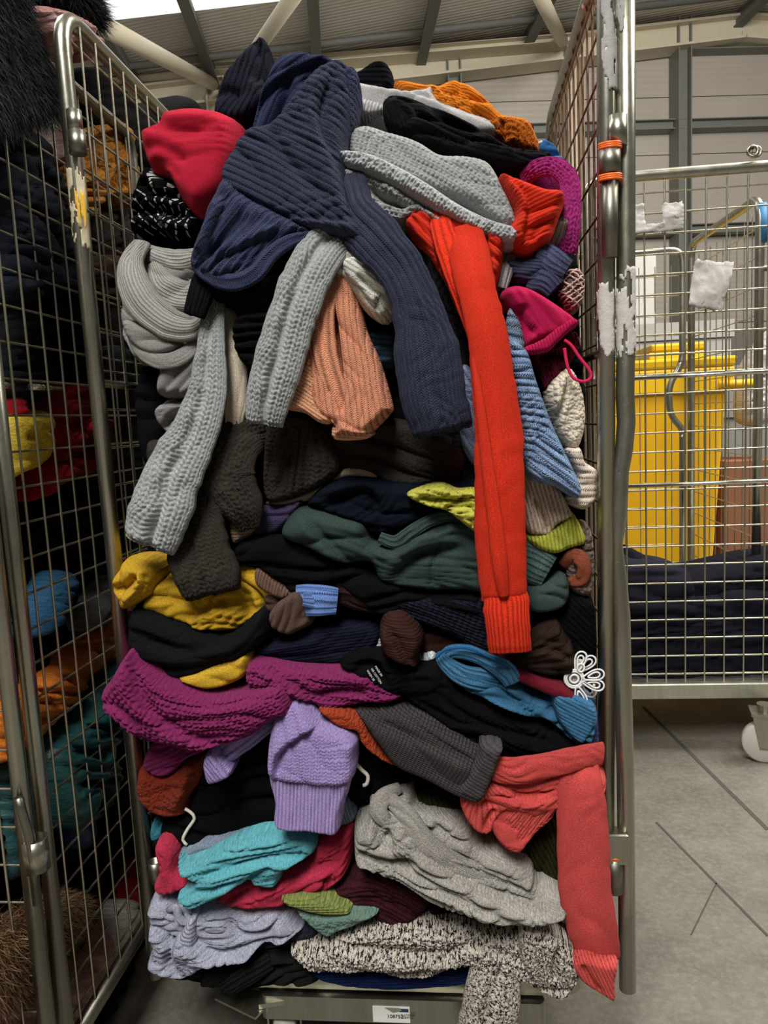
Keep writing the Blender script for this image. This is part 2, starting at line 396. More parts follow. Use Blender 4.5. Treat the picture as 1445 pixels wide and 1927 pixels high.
def vnoise(x, y, seed):
    x = np.asarray(x, float); y = np.asarray(y, float); xi = np.floor(x).astype(np.int64); yi = np.floor(y).astype(np.int64)
    fx = x - xi; fy = y - yi; fx = fx * fx * (3 - 2 * fx); fy = fy * fy * (3 - 2 * fy)
    def h(a, b):
        n = (a * 374761393 + b * 668265263 + seed * 974634777) & 0xffffffff
        n = ((n ^ (n >> 13)) * 1274126177) & 0xffffffff
        return ((n ^ (n >> 16)) & 0xffff) / 65535.0
    return (h(xi, yi) * (1 - fx) + h(xi + 1, yi) * fx) * (1 - fy) + (h(xi, yi + 1) * (1 - fx) + h(xi + 1, yi + 1) * fx) * fy
def flake(name, mat, par, x, y, z0, z1, r, a0, a1, seed, lift=.0012):
    """ragged remains of tape or paper wrapped around a tube"""
    rnd = random.Random(seed); m = MB(); n = 16; k = max(8, int((z1 - z0) / .004)); V = []; lift *= .5
    for i in range(k + 1):
        e0 = a0; e1 = a1
        for j in range(n):
            a = e0 + (e1 - e0) * j / (n - 1); rad = r + lift + rnd.random() * .0005
            V.append((x + rad * math.cos(a), y + rad * math.sin(a), z0 + (z1 - z0) * i / k + rnd.uniform(-.002, .002)))
    m.add(V, [(i * n + j, i * n + j + 1, (i + 1) * n + j + 1, (i + 1) * n + j) for i in range(k) for j in range(n - 1) if float(vnoise(j * .33 + seed * 5, i * .16, seed)) + .35 * float(vnoise(j * .9, i * .6, seed + 3)) - .25 * (abs(j - n / 2) / (n / 2)) ** 3 - .35 * max(0, 1 - min(i, k - i) / 4) > .42])
    o = m.build(name, mat, par); s = o.modifiers.new('solid', 'SOLIDIFY'); s.thickness = .0004; return o
PI = math.pi
# --- the full cage in the middle
mc = thing('roll_cage', (-.15, 1.1, 0), 'open-fronted zinc roll cage overflowing with knitwear, middle of the photo', 'roll cage')
XL, XR, YF, YB, ZT = -.53, .205, 1.10, 1.70, 1.68
fl = tube_part('side_frame', [(XL, YF, .185), (XL - .012, YF, ZT), (XL - .012, YB, ZT), (XL, YB, .2)], .0122, STEEL, mc, rb=.06)
fr = tube_part('side_frame', [(XR - .006, YF, .38), (XR + .01, YF, ZT), (XR + .01, YB, ZT), (XR, YB, .2)], .0122, STEEL, mc, rb=.06)
wires(fl, WIRE, (XL - .003, YF + .012, .21), (0, 1, 0), YB - YF - .02, (0, 0, 1), ZT - .22, 12, 25)
wires(fr, BRONZE, (XR + .003, YF + .012, .21), (0, 1, 0), YB - YF - .02, (0, 0, 1), ZT - .22, 13, 25)
tube_part('cross_bar', [(XL - .006, YF + .01, 1.155), (XL - .006, YB, 1.155)], .006, STEEL, mc)
tube_part('cross_bar', [(XR + .004, YF + .01, 1.16), (XR + .004, YB, 1.16)], .006, BRONZE, mc)
tube_part('cross_bar', [(XL, YF, .2), (XL, YB, .2)], .011, STEEL, mc)
tube_part('cross_bar', [(XR, YF + .03, .2), (XR, YB, .2)], .011, STEEL, mc)
for z in (.5, 1.0, 1.62): tube_part('back_bar', [(XL, YB, z), (XR, YB, z)], .009, STEEL, mc)
m = MB()
for i in range(14): m.tube([(XL + .05 * (i + .7), YB, .2), (XL + .05 * (i + .7), YB, 1.66)], .0022, 5, False)
bk = m.build('back_mesh', WIRE, mc); tag(bk, kind='stuff')
# outer gate post on the right, dented, with its sleeves, ties and tape
P = [(.229, 1.1, z) for z in (.185, .5, .55)] + [(.2265, 1.1, .70)] + [(.2255, 1.1, .78), (.222, 1.102, .84), (.220, 1.1, .885), (.222, 1.1, .93), (.2245, 1.1, .96), (.226, 1.1, .99), (.2315, 1.1, 1.02), (.235, 1.1, 1.06), (.2335, 1.1, 1.10), (.235, 1.1, 1.15), (.2375, 1.1, 1.4), (.2395, 1.1, 1.72)]
R = [.0128] * 5 + [.0118, .0085, .0135, .0122, .0122, .0125, .0128, .0130, .0128, .0128, .0128]
m = MB(); m.tube(P, R, 16); gp = m.build('gate_post', STEEL, mc); tag(gp, 'dented round gate post')
m = MB(); 
bracket('bracket', (.2125, 1.092, .427), (.034, .03, .048), STEEL, mc)
sleeve_tube('hinge_sleeve', .2085, 1.09, .355, .41, .0135, STEEL_D, mc)
sleeve_tube('hinge_sleeve', .2235, 1.083, 1.425, 1.463, .0125, STEEL, mc)
sleeve_tube('hinge_collar', .212, 1.078, 1.389, 1.421, .0145, STEEL_D, mc)
tube_part('hinge_pin', [(.2125, 1.078, 1.39), (.2105, 1.078, 1.282)], .0105, STEEL_D, mc)
for z in (1.424, 1.384):
    m = MB(); [m.tube([(.2125 + .0138 * math.cos(a), 1.078 + .0138 * math.sin(a), z + dz + .0015 * math.sin(a)) for a in np.linspace(0, 2 * PI, 20, endpoint=False)], .0022, 6, closed=True) for dz in (-.0025, 0, .0025)]; tag(m.build('cable_tie', ORANGE, mc), 'orange tie wrapped round the post')
for q in ((.2085, 1.09, .413, .0115),):
    m = MB(); m.tube([(q[0] + q[3] * math.cos(a), q[1] + q[3] * math.sin(a), q[2]) for a in np.linspace(0, 2 * PI, 16, endpoint=False)], .003, 6, closed=True); m.build('cable_tie', ORANGE, mc)
flake('tape_remnant', TAPE, mc, .2145, 1.1, 1.50, 1.66, .0122, PI * 1.25, PI * 1.95, 1)
flake('tape_remnant', PAPER, mc, .2095, 1.1, 1.145, 1.25, .0122, PI * .9, PI * 1.75, 2)
flake('tape_remnant', PAPER, mc, .2355, 1.1, 1.145, 1.27, .0130, PI * 1.0, PI * 1.9, 3)
flake('tape_remnant', TAPE, mc, .239, 1.1, 1.57, 1.64, .0128, PI * 1.05, PI * 1.4, 6)
flake('tape_remnant', plain('pink_tape', 'c08f8b', .8), mc, XR + .010, 1.23, ZT - .02, ZT + .0, .012, PI, PI * 1.8, 7)
sleeve_tube('hinge_sleeve', XL + .005, 1.082, 1.505, 1.534, .0105, STEEL, mc); sleeve_tube('hinge_sleeve', XL + .006, 1.082, 1.475, 1.506, .0122, STEEL_D, mc)
flake('tape_remnant', plain('yellowed_tape', 'c9bea0', .8, 0, .3, 70), mc, XL - .0095, 1.1, 1.345, 1.46, .0122, PI * 1.2, PI * 2.0, 4)
flake('tape_remnant', plain('yellow_tape', 'd9a92a', .7), mc, XL - .0040, 1.094, 1.375, 1.43, .0122, PI * 1.5, PI * 1.8, 5, .004)
sleeve_tube('hinge_sleeve', XL + .020, 1.09, .36, .395, .012, STEEL_D, mc)
# platform: folded steel tray with rounded corners, front beam, sticker, castors
def rounded_tray(x0, x1, y0, y1, z0, z1, r):
    pts = []
    for cx, cy, a in ((x1 - r, y0 + r, -PI / 2), (x1 - r, y1 - r, 0), (x0 + r, y1 - r, PI / 2), (x0 + r, y0 + r, PI)):
        for i in range(7): t = a + PI / 2 * i / 6; pts.append((cx + r * math.cos(t), cy + r * math.sin(t)))
    n = len(pts); V = [(x, y, z0) for x, y in pts] + [(x, y, z1 - .004) for x, y in pts] + [((x - (x0 + x1) / 2) * .993 + (x0 + x1) / 2, (y - (y0 + y1) / 2) * .993 + (y0 + y1) / 2, z1) for x, y in pts]
    return V, [(i, (i + 1) % n, n + (i + 1) % n, n + i) for i in range(n)] + [(n + i, n + (i + 1) % n, 2 * n + (i + 1) % n, 2 * n + i) for i in range(n)] + [tuple(range(n))[::-1], tuple(2 * n + i for i in range(n))]
m = MB(); m.add(*rounded_tray(-.455, .17, 1.075, 1.68, .19, .217, .05)); m.build('platform', STEEL, mc, False)
m = MB(); m.add(*rounded_tray(-.345, .10, 1.062, 1.085, .146, .186, .01)); m.build('front_beam', steel('zinc_beam', '9a9a90', .35, .5), mc, False)
st = MB(); st.box((-.137, 1.061, .162), (.058, .002, .026)); stk = st.build('sticker', plain('white_label', 'dcdcd6', .5), mc, False); tag(stk, 'white torn barcode sticker')
BLK = plain('black_print', '16181c', .6)
def text(name, s, size, loc, mat, par, rz=0.0):
    c = bpy.data.curves.new(name, 'FONT'); c.body = s; c.size = size; c.extrude = .0002; c.align_x = 'LEFT'; c.materials.append(mat)
    t0 = bpy.data.objects.new(name, c); COL.objects.link(t0); bpy.context.view_layer.update()
    me = bpy.data.meshes.new_from_object(t0.evaluated_get(bpy.context.evaluated_depsgraph_get())); bpy.data.objects.remove(t0); bpy.data.curves.remove(c)
    o = bpy.data.objects.new(name, me); COL.objects.link(o); o.parent = par; o.location = np.array(loc) - parent_loc(par); o.rotation_euler = (PI / 2, 0, rz); return o
text('lettering', '108752', .0085, (-.1440, 1.0595, .157), BLK, stk)
text('lettering', 'MULTIMODE\nLOGISTICS', .0040, (-.1225, 1.0595, .1612), BLK, stk)
m = MB(); m.box((-.117, 1.0595, .1705), (.014, .0006, .005)); m.build('printed_block', plain('dark_blue_print', '22304e', .6), stk, False)
m = MB(); m.add([(-.148, 1.0592, .1750), (-.124, 1.0588, .1752), (-.120, 1.0582, .1712), (-.134, 1.0588, .1670)], [(0, 1, 2, 3)]); m.build('torn_flap', plain('torn_label_grey', '7d7a72', .8), stk, False)
def castor(x, y, par, r=.052, zt=.14, mat=None, ang=.3, z0=0.0):
    w = MB(); ax = np.array([math.cos(ang), math.sin(ang), 0.0]); c = np.array([x, y, r + z0])
    w.tube([c - ax * .018, c - ax * .014, c + ax * .014, c + ax * .018], [r - .006, r, r, r - .006], 28); wh = w.build('wheel', mat, par)
    h = MB(); h.tube([c - ax * .022, c + ax * .022], .013, 12); h.build('hub', STEEL_D, par)
    f = MB(); up = np.array([0, 0, 1.0]); fw_ = np.cross(up, ax)
    for s in (-1, 1):
        b = c + ax * .024 * s
        f.add([b - fw_ * .014 - up * .012 + ax * .0, b + fw_ * .014 - up * .012, b + fw_ * .035 + up * (zt - .02 - r - z0), b - fw_ * .035 + up * (zt - .02 - r - z0)] + [q + ax * .003 * s for q in (b - fw_ * .014 - up * .012, b + fw_ * .014 - up * .012, b + fw_ * .035 + up * (zt - .02 - r - z0), b - fw_ * .035 + up * (zt - .02 - r - z0))],
              [(0, 1, 2, 3), (7, 6, 5, 4), (0, 4, 5, 1), (1, 5, 6, 2), (2, 6, 7, 3), (3, 7, 4, 0)])
    f.box(c * [1, 1, 0] + [0, 0, zt - .015], (.075, .08, .008), ang); f.tube([c * [1, 1, 0] + [0, 0, zt - .015], c * [1, 1, 0] + [0, 0, zt + .01]], .022, 14)
    f.build('fork', STEEL, par, False)
WH = plain('grey_nylon_wheel', '8f8a80', .5, 0, .15, 30)
castor(-.318, 1.10, mc, .074, .19, WH, .25); castor(-.08, 1.13, mc, .074, .19, WH, .5); castor(-.31, 1.6, mc, .058, .19, WH, .3); castor(.05, 1.6, mc, .058, .19, WH, .5)
m = MB(); m.box((-.375, 1.075, .168), (.085, .045, .004), -.45); m.build('brake_plate', STEEL, mc, False)
# --- cage on the left, seen through its side
lc = thing('roll_cage', (-.95, .95, 0), 'zinc roll cage at the left edge, packed with coats behind its wire side', 'roll cage')
XS = -.61
for yy, nm in ((.961, 'corner_post'), (.920, 'corner_post')):
    tube_part(nm, [(XS - (.0 if yy > .95 else .002), yy, .13), (XS - (.0 if yy > .95 else .002), yy, 1.66)], .0115, STEEL, lc)
tube_part('top_rail', [(XS, .961, 1.60), (XS, .961, 1.645), (XS, 1.48, 1.645), (XS, 1.48, .18)], .0105, STEEL_D, lc, rb=.045)
tube_part('bottom_rail', [(XS, .961, .175), (XS, 1.48, .175)], .0125, STEEL_D, lc)
wires(lc, WIRE, (XS, .975, .185), (0, 1, 0), .5, (0, 0, 1), 1.45, 11, 29)
tube_part('cross_bar', [(XS - .006, .975, 1.152), (XS - .006, 1.008, 1.152)], .005, CHROME, lc); tube_part('cross_bar', [(XS - .006, 1.055, 1.152), (XS - .006, 1.14, 1.152)], .005, CHROME, lc)
wires(lc, WIRE, (XS - .30, .92, .185), (1, 0, 0), .288, (0, 0, 1), 1.45, 6, 26)
sleeve_tube('latch_collar', XS + .006, .925, .485, .53, .0185, STEEL, lc)
tube_part('latch_rod', [(XS + .004, .905, .60), (XS + .006, .908, .57), (XS + .008, .912, .545), (XS + .008, .914, .44)], .0062, STEEL_D, lc, rb=.01)
# --- low-filled cage at the right
rc = thing('roll_cage', (.85, 2.35, 0), 'zinc roll cage at the right holding a low heap of black clothes', 'roll cage')
X0, X1, YR = .40, 1.30, 2.36
tube_part('top_rail', [(X0, YR, .2), (X0, YR, 1.745), (X1, YR, 1.745), (X1, YR, .2)], .016, STEEL, rc, rb=.05)
wires(rc, WIRE, (X0 + .015, YR, .215), (1, 0, 0), X1 - X0 - .03, (0, 0, 1), 1.51, 15, 26, .0028)
for z in (1.165, .842): tube_part('cross_bar', [(X0, YR - .01, z), (X1, YR - .01, z)], .0065, CHROME, rc)
tube_part('side_frame', [(X0, YR, 1.70), (X0, YR + .7, 1.70), (X0, YR + .7, .2)], .012, STEEL, rc)
wires(rc, WIRE, (X0, YR + .02, .22), (0, 1, 0), .66, (0, 0, 1), 1.45, 9, 20, .0022)
m = MB(); m.add(*rounded_tray(X0 - .02, X1 + .02, YR - .03, YR + .72, .175, .222, .03)); m.build('platform', steel('pale_zinc', 'cfcfc4', .4, .4), rc, False)
castor(.88, 2.27, rc, .062, .17, plain('white_nylon_wheel', 'b9b4aa', .5), 1.35); castor(.5, 2.95, rc, .062, .17, WH, .3); castor(1.2, 2.95, rc, .062, .17, WH, .3); castor(1.2, 2.4, rc, .062, .17, WH, .3)
m = MB(); m.tube([(.855 + .014 * math.cos(a), YR - .02, 1.782 + .014 * math.sin(a)) for a in np.linspace(0, 2 * PI, 14, endpoint=False)], .004, 6, closed=True)
for k in (1, 2): m.tube([(.855 + .014 * math.cos(a) + .006 * k, YR - .012, 1.782 + .014 * math.sin(a)) for a in np.linspace(0, 2 * PI, 14, endpoint=False)], .004, 6, closed=True)
m.build('hinge_ring', STEEL, rc)
def paper(label, corners, par_Y, hole=None):
    """creased sheet hung on the wires; corners in pixels clockwise from top left"""
    n = 14; V = []; rnd = np.random.RandomState(len(label)); c = [atY(*p, par_Y) for p in corners]
    for i in range(n + 1):
        for j in range(n + 1):
            u, v = j / n, i / n; P = (1 - v) * ((1 - u) * c[0] + u * c[1]) + v * ((1 - u) * c[3] + u * c[2])
            V.append(P + np.array([0, .006 * math.sin(5 * v + u * 3) + .003 * rnd.randn(), .002 * rnd.randn() * (i in (0, n))]))
    Fs = [(i * (n + 1) + j, i * (n + 1) + j + 1, (i + 1) * (n + 1) + j + 1, (i + 1) * (n + 1) + j) for i in range(n) for j in range(n) if not (hole and hole[0] <= j / n < hole[1] and hole[2] <= i / n < hole[3])]
    o = mesh_obj('paper_sheet', V, Fs, PAPER); s = o.modifiers.new('solid', 'SOLIDIFY'); s.thickness = .0006; return tag(o, label, 'paper')
paper('torn white paper with a hole in it, tied to the top of the right cage', [(1194, 384), (1284, 378), (1287, 430), (1194, 441)], 2.34, (.18, .55, 0, .65))
paper('crumpled white paper sheet hanging lower on the right cage wires', [(1308, 489), (1381, 493), (1359, 585), (1294, 576)], 2.335)
# --- two more empty cages behind
ec = thing('roll_cage', (.96, 2.6, 0), 'empty zinc roll cage behind the right cage, its side frame running away from view', 'roll cage')
e = tube_part('side_frame', [(.975, 2.60, .2), (.975, 2.60, 1.72), (.958, 3.26, 1.72), (.958, 3.26, .2)], .0145, STEEL, ec, rb=.06)
wires(e, WIRE, (.970, 2.62, .22), (0, 1, 0), .62, (0, 0, 1), 1.45, 9, 16, .002)
tube_part('top_rail', [(.975, 2.6, 1.5), (1.6, 2.6, 1.5)], .01, STEEL, ec); tube_part('bottom_rail', [(.975, 2.6, .2), (1.7, 2.6, .2)], .012, STEEL, ec)
m = MB(); m.tube([(.982, 2.60, 1.58), (.980, 2.60, 1.70)], .0165, 12); tag(m.build('blue_tape', plain('blue_tape', '2f6f9e', .6), ec), 'blue tape round the corner')
ec2 = thing('roll_cage', (.6, 3.3, 0), 'empty zinc roll cage with a bowed post in front of the yellow bin', 'roll cage')
P = [atY(1284, y, 3.25) for y in (1085, 800)] ; xb = atY(1284, 500, 3.25)[0]
pts = [(xb, 3.25, .2), (xb, 3.25, .93), (xb, 3.25, .98), (xb - .05, 3.25, 1.04), (xb - .055, 3.25, 1.16), (xb - .012, 3.25, 1.23), (xb, 3.25, 1.27), (xb, 3.25, 1.70), (xb - .5, 3.25, 1.70)]
tube_part('front_frame', pts, .013, STEEL, ec2, rb=.05)
wires(ec2, WIRE, (xb - .52, 3.26, .22), (1, 0, 0), .51, (0, 0, 1), 1.42, 8, 18, .002)
tube_part('bottom_rail', [(xb - .52, 3.25, .22), (xb, 3.25, .22)], .013, STEEL, ec2)
# --- bins, box and things on the far floor
YEL = plain('yellow_plastic', 'd9a411', .45, 0, .06, 3); YELD = plain('yellow_plastic_lid', 'dcae18', .4, 0, .06, 3)
def wheelie(label, px0, px1, Y, ztop, dy, lid=.09, back=0.0, taper=.06):
    a = atY(px0, 700, Y); b = atY(px1, 700, Y); x0, x1 = a[0], b[0]
    t = thing('wheeled_bin', ((x0 + x1) / 2, Y, 0), label, 'bin')
    def frus(m, x0, x1, y0, y1, z0, z1, tp):
        m.add([(x0 + tp, y0 + tp, z0), (x1 - tp, y0 + tp, z0), (x1 - tp, y1 - tp, z0), (x0 + tp, y1 - tp, z0), (x0, y0, z1), (x1, y0, z1), (x1, y1, z1), (x0, y1, z1)],
              [(0, 3, 2, 1), (4, 5, 6, 7), (0, 1, 5, 4), (1, 2, 6, 5), (2, 3, 7, 6), (3, 0, 4, 7)])
    m = MB(); frus(m, x0, x1, Y, Y + dy, .12, ztop - .02, taper); o = m.build('body', YEL, t, False); bv = o.modifiers.new('b', 'BEVEL'); bv.width = .02; bv.segments = 3
    m = MB(); frus(m, x0 - .02, x1 + .02, Y - .02, Y + dy + .02, ztop - .13, ztop - .02, .005); o = m.build('rim', YELD, t, False); bv = o.modifiers.new('b', 'BEVEL'); bv.width = .01; bv.segments = 2
    m = MB(); frus(m, x0 - .01, x1 + .03, Y - .03, Y + dy + .03, ztop - .02, ztop + .025, .01); o = m.build('lid', YELD, t, False); bv = o.modifiers.new('b', 'BEVEL'); bv.width = .012; bv.segments = 2
    m = MB(); m.tube([(x1 - .05, Y - .01, ztop - .1), (x1 + .11, Y - .01, ztop - .1), (x1 + .11, Y + .1, ztop - .1)], .02, 10); m.build('handle', YEL, t)
    for xx in (x0 + .1, x1 - .1): 
        m = MB(); m.tube([(xx - .025, Y + dy - .1, .1), (xx + .025, Y + dy - .1, .1)], .1, 20); m.build('wheel', plain('black_rubber', '151515', .8), t)
        m = MB(); m.tube([(xx - .02, Y + .09, .06), (xx + .02, Y + .09, .06)], .06, 20); m.build('wheel', plain('black_rubber', '151515', .8), t)
wheelie('big yellow wheeled bin standing behind the right cage', 1130, 1372, 3.55, 1.26, .62)
wheelie('taller narrow yellow bin half hidden behind the big yellow bin', 1226, 1318, 4.5, 1.40, .5)
bx = thing('cardboard_box', tuple(atY(1400, 1000, 3.7)), 'brown cardboard box beside the yellow bin', 'box')
a, b = atY(1366, 872, 3.75), atY(1470, 872, 3.75); CARD = plain('cardboard', '7d5038', .85, 0, .1, 6)
m = MB(); m.box(((a[0] + b[0]) / 2, 4.0, a[2] / 2), (b[0] - a[0], .5, a[2])); m.build('carton', CARD, bx, False)
m = MB(); m.box(((a[0] + b[0]) / 2, 3.90, a[2] + .004), (b[0] - a[0], .28, .006)); m.build('flap', CARD, bx, False)
# far clutter: white storage crates on a pallet, dark racking sheet, a wrapped pallet
def crate(px, py, w, h, Y, col, label):
    p = atY(px, py, Y); h = p[2]; m = MB(); m.box((p[0] + w / 2, Y + .3, p[2] - h / 2), (w, .6, h)); 
    for k in range(3): m.box((p[0] + w / 2, Y - .01, p[2] - h * (.2 + .3 * k)), (w * 1.01, .02, h * .05))
    m.box((p[0] + w / 2, Y + .3, p[2]), (w * 1.05, .64, h * .08))
    tag(m.build('storage_box', plain('box_paint_' + col, col, .5), None, False), label, 'box')
m = MB(); m.box((3.2, 9.0, 1.62), (5.6, .3, .52)); m.box((3.2, 9.0, .7), (5.2, .3, 1.4)); tag(m.build('dark_partition', plain('dark_partition_paint', '55504a', .7), None, False), 'dark grey partition low along the far wall', 'partition')
crate(1188, 628, .75, .75, 6.2, '8b8780', 'pale grey cabinet far behind the yellow bins')
crate(1330, 705, .7, .25, 5.2, '6b6b68', 'grey cabinet far right beyond the bins')
crate(1375, 750, .7, .30, 5.4, '5c5a57', 'dark slatted box far right behind the cardboard box')
crate(1120, 505, .5, 1.5, 7.0, 'a5a29c', 'white cupboard seen through the wire side of the middle cage')
# ---------------------------------------------------------------- cloth
def spline(P, closed=True, step=7.0):
    P = [np.array(p, float) for p in P]; n = len(P); out = []
    for i in range(n if closed else n - 1):
        if closed: a, b, c, d = P[i - 1], P[i], P[(i + 1) % n], P[(i + 2) % n]
        else: a, b, c, d = P[max(i - 1, 0)], P[i], P[i + 1], P[min(i + 2, n - 1)]
        k = max(2, int(np.linalg.norm(c[:2] - b[:2]) / step))
        for j in range(k):
            t = j / k; q = .5 * ((2 * b) + (c - a) * t + (2 * a - 5 * b + 4 * c - d) * t * t + (3 * b - a - 3 * c + d) * t ** 3)
            out.append(b * (1 - t) + c * t if False else q)
    if not closed: out.append(P[-1])
    return np.array(out)
def seg(Q, poly, closed=True):
    """nearest point on a polyline: distance, signed side, arclength, nearest point"""
    A = poly; B = np.roll(poly, -1, 0) if closed else poly[1:]
    if not closed: A = poly[:-1]
    D = B - A; L = np.linalg.norm(D, axis=1) + 1e-9; cum = np.concatenate([[0], np.cumsum(L)])[:-1]
    res = []
    for k in range(0, len(Q), 4000):
        q = Q[k:k + 4000, None, :]; t = ((q - A) * D).sum(2) / (L * L)
        if closed: tc = np.clip(t, 0, 1)
        else:
            tc = np.clip(t, 0, 1); tc[:, 0] = np.minimum(t[:, 0], 1); tc[:, -1] = np.maximum(t[:, -1], 0)
        N = A + D * tc[..., None]; d2 = ((q - N) ** 2).sum(2); i = d2.argmin(1); r = np.arange(len(i))
        side = np.sign(D[i, 0] * (Q[k:k + 4000, 1] - A[i, 1]) - D[i, 1] * (Q[k:k + 4000, 0] - A[i, 0]))
        res.append((np.sqrt(d2[r, i]), side, cum[i] + tc[r, i] * L[i], N[r, i]))
    return [np.concatenate([x[j] for x in res]) for j in range(4)] + [cum[-1] + L[-1]]
def inside(Q, poly):
    x, y = Q[:, 0], Q[:, 1]; c = np.zeros(len(Q), bool); A = poly; B = np.roll(poly, -1, 0)
    for (x0, y0), (x1, y1) in zip(A, B):
        if y0 == y1: continue
        m = ((y0 > y) != (y1 > y)) & (x < (x1 - x0) * (y - y0) / (y1 - y0) + x0); c ^= m
    return c
_seed = [0]
def folds(u, v, A, Lf, seed, sharp=.55, wig=1.0):
    """rounded ridges with sharp valleys running along v (px)"""
    n1 = vnoise(u / (Lf * 2.2), v / (Lf * 5.5), seed); n2 = vnoise(u / Lf, v / (Lf * 2.5), seed + 1); n3 = vnoise(u / (Lf * 3), v / (Lf * 3), seed + 2)
    ph = u / Lf + 3.2 * wig * n1 + .9 * wig * n2
    h = np.abs(np.sin(np.pi * ph)) ** sharp - .6
    ph2 = u / (Lf * .42) + 4.5 * wig * n2 + 2.0 * n1
    h2 = np.abs(np.sin(np.pi * ph2)) ** .7 - .6
    m = np.clip((n3 - .25) * 2.0, 0, 1)
    n4 = vnoise(u / (Lf * .9) + v / (Lf * 2.1), v / (Lf * 1.6) - u / (Lf * 3), seed + 3)
    ph3 = (u * .8 + v * .45) / (Lf * .7) + 3.0 * n4
    h3 = np.abs(np.sin(np.pi * ph3)) ** .5 - .65
    n5 = vnoise(u / (Lf * 1.7) + 31, v / (Lf * 2.6) + 7, seed + 5); m3 = np.clip((n5 - .5) * 3.5, 0, 1)
    return A * (h * (.5 + .95 * m) * (1 - .6 * m3) + h2 * .42 * (1 - m) + h3 * .55 * m3 + (n1 - .5) * .9)
def stitches(u, v, st, seed):
    """real relief of knitted loops: (kind, column px, row px, metres)"""
    kind, p, q, a = st; w = 0
    if kind == 'chunky': u = u + p * .9 * (vnoise(u / (p * 3), v / (q * 3), seed + 9) - .5); w = 1.2 * (vnoise(u / (p * 2), v / (q * 2), seed + 8) - .5)
    if kind == 'rib': return a * (1.0 - (1.0 - np.abs(np.sin(np.pi * u / p))) ** 2.2 - .6)
    if kind == 'cable':
        grp = np.floor(u / (4 * p)); on = (grp.astype(int) % 2) == 0
        cross = np.sin(2 * np.pi * v / (13 * q) + grp * 2.1)
        u2 = np.where(on, u + cross * p * .8 * np.sin(np.pi * (u / (4 * p) - grp)) , u)
    else: u2 = u
    x = u2 / p - np.floor(u2 / p) - .5; ax = np.abs(x)
    legs = np.abs(np.sin(2 * np.pi * ax)) ** .55
    s = .5 + .5 * np.cos(2 * np.pi * (v / q + ax * 1.5 + w))
    h = a * (legs * (.35 + .65 * s ** .8) - .6)
    if kind == 'cable': h = h + np.where(on, a * .9 * (np.abs(np.sin(np.pi * (u / (4 * p) - grp))) ** .6 - .3 + .25 * np.cos(4 * np.pi * v / (13 * q) + grp)), -a * .25)
    return h
FRONTS = {}
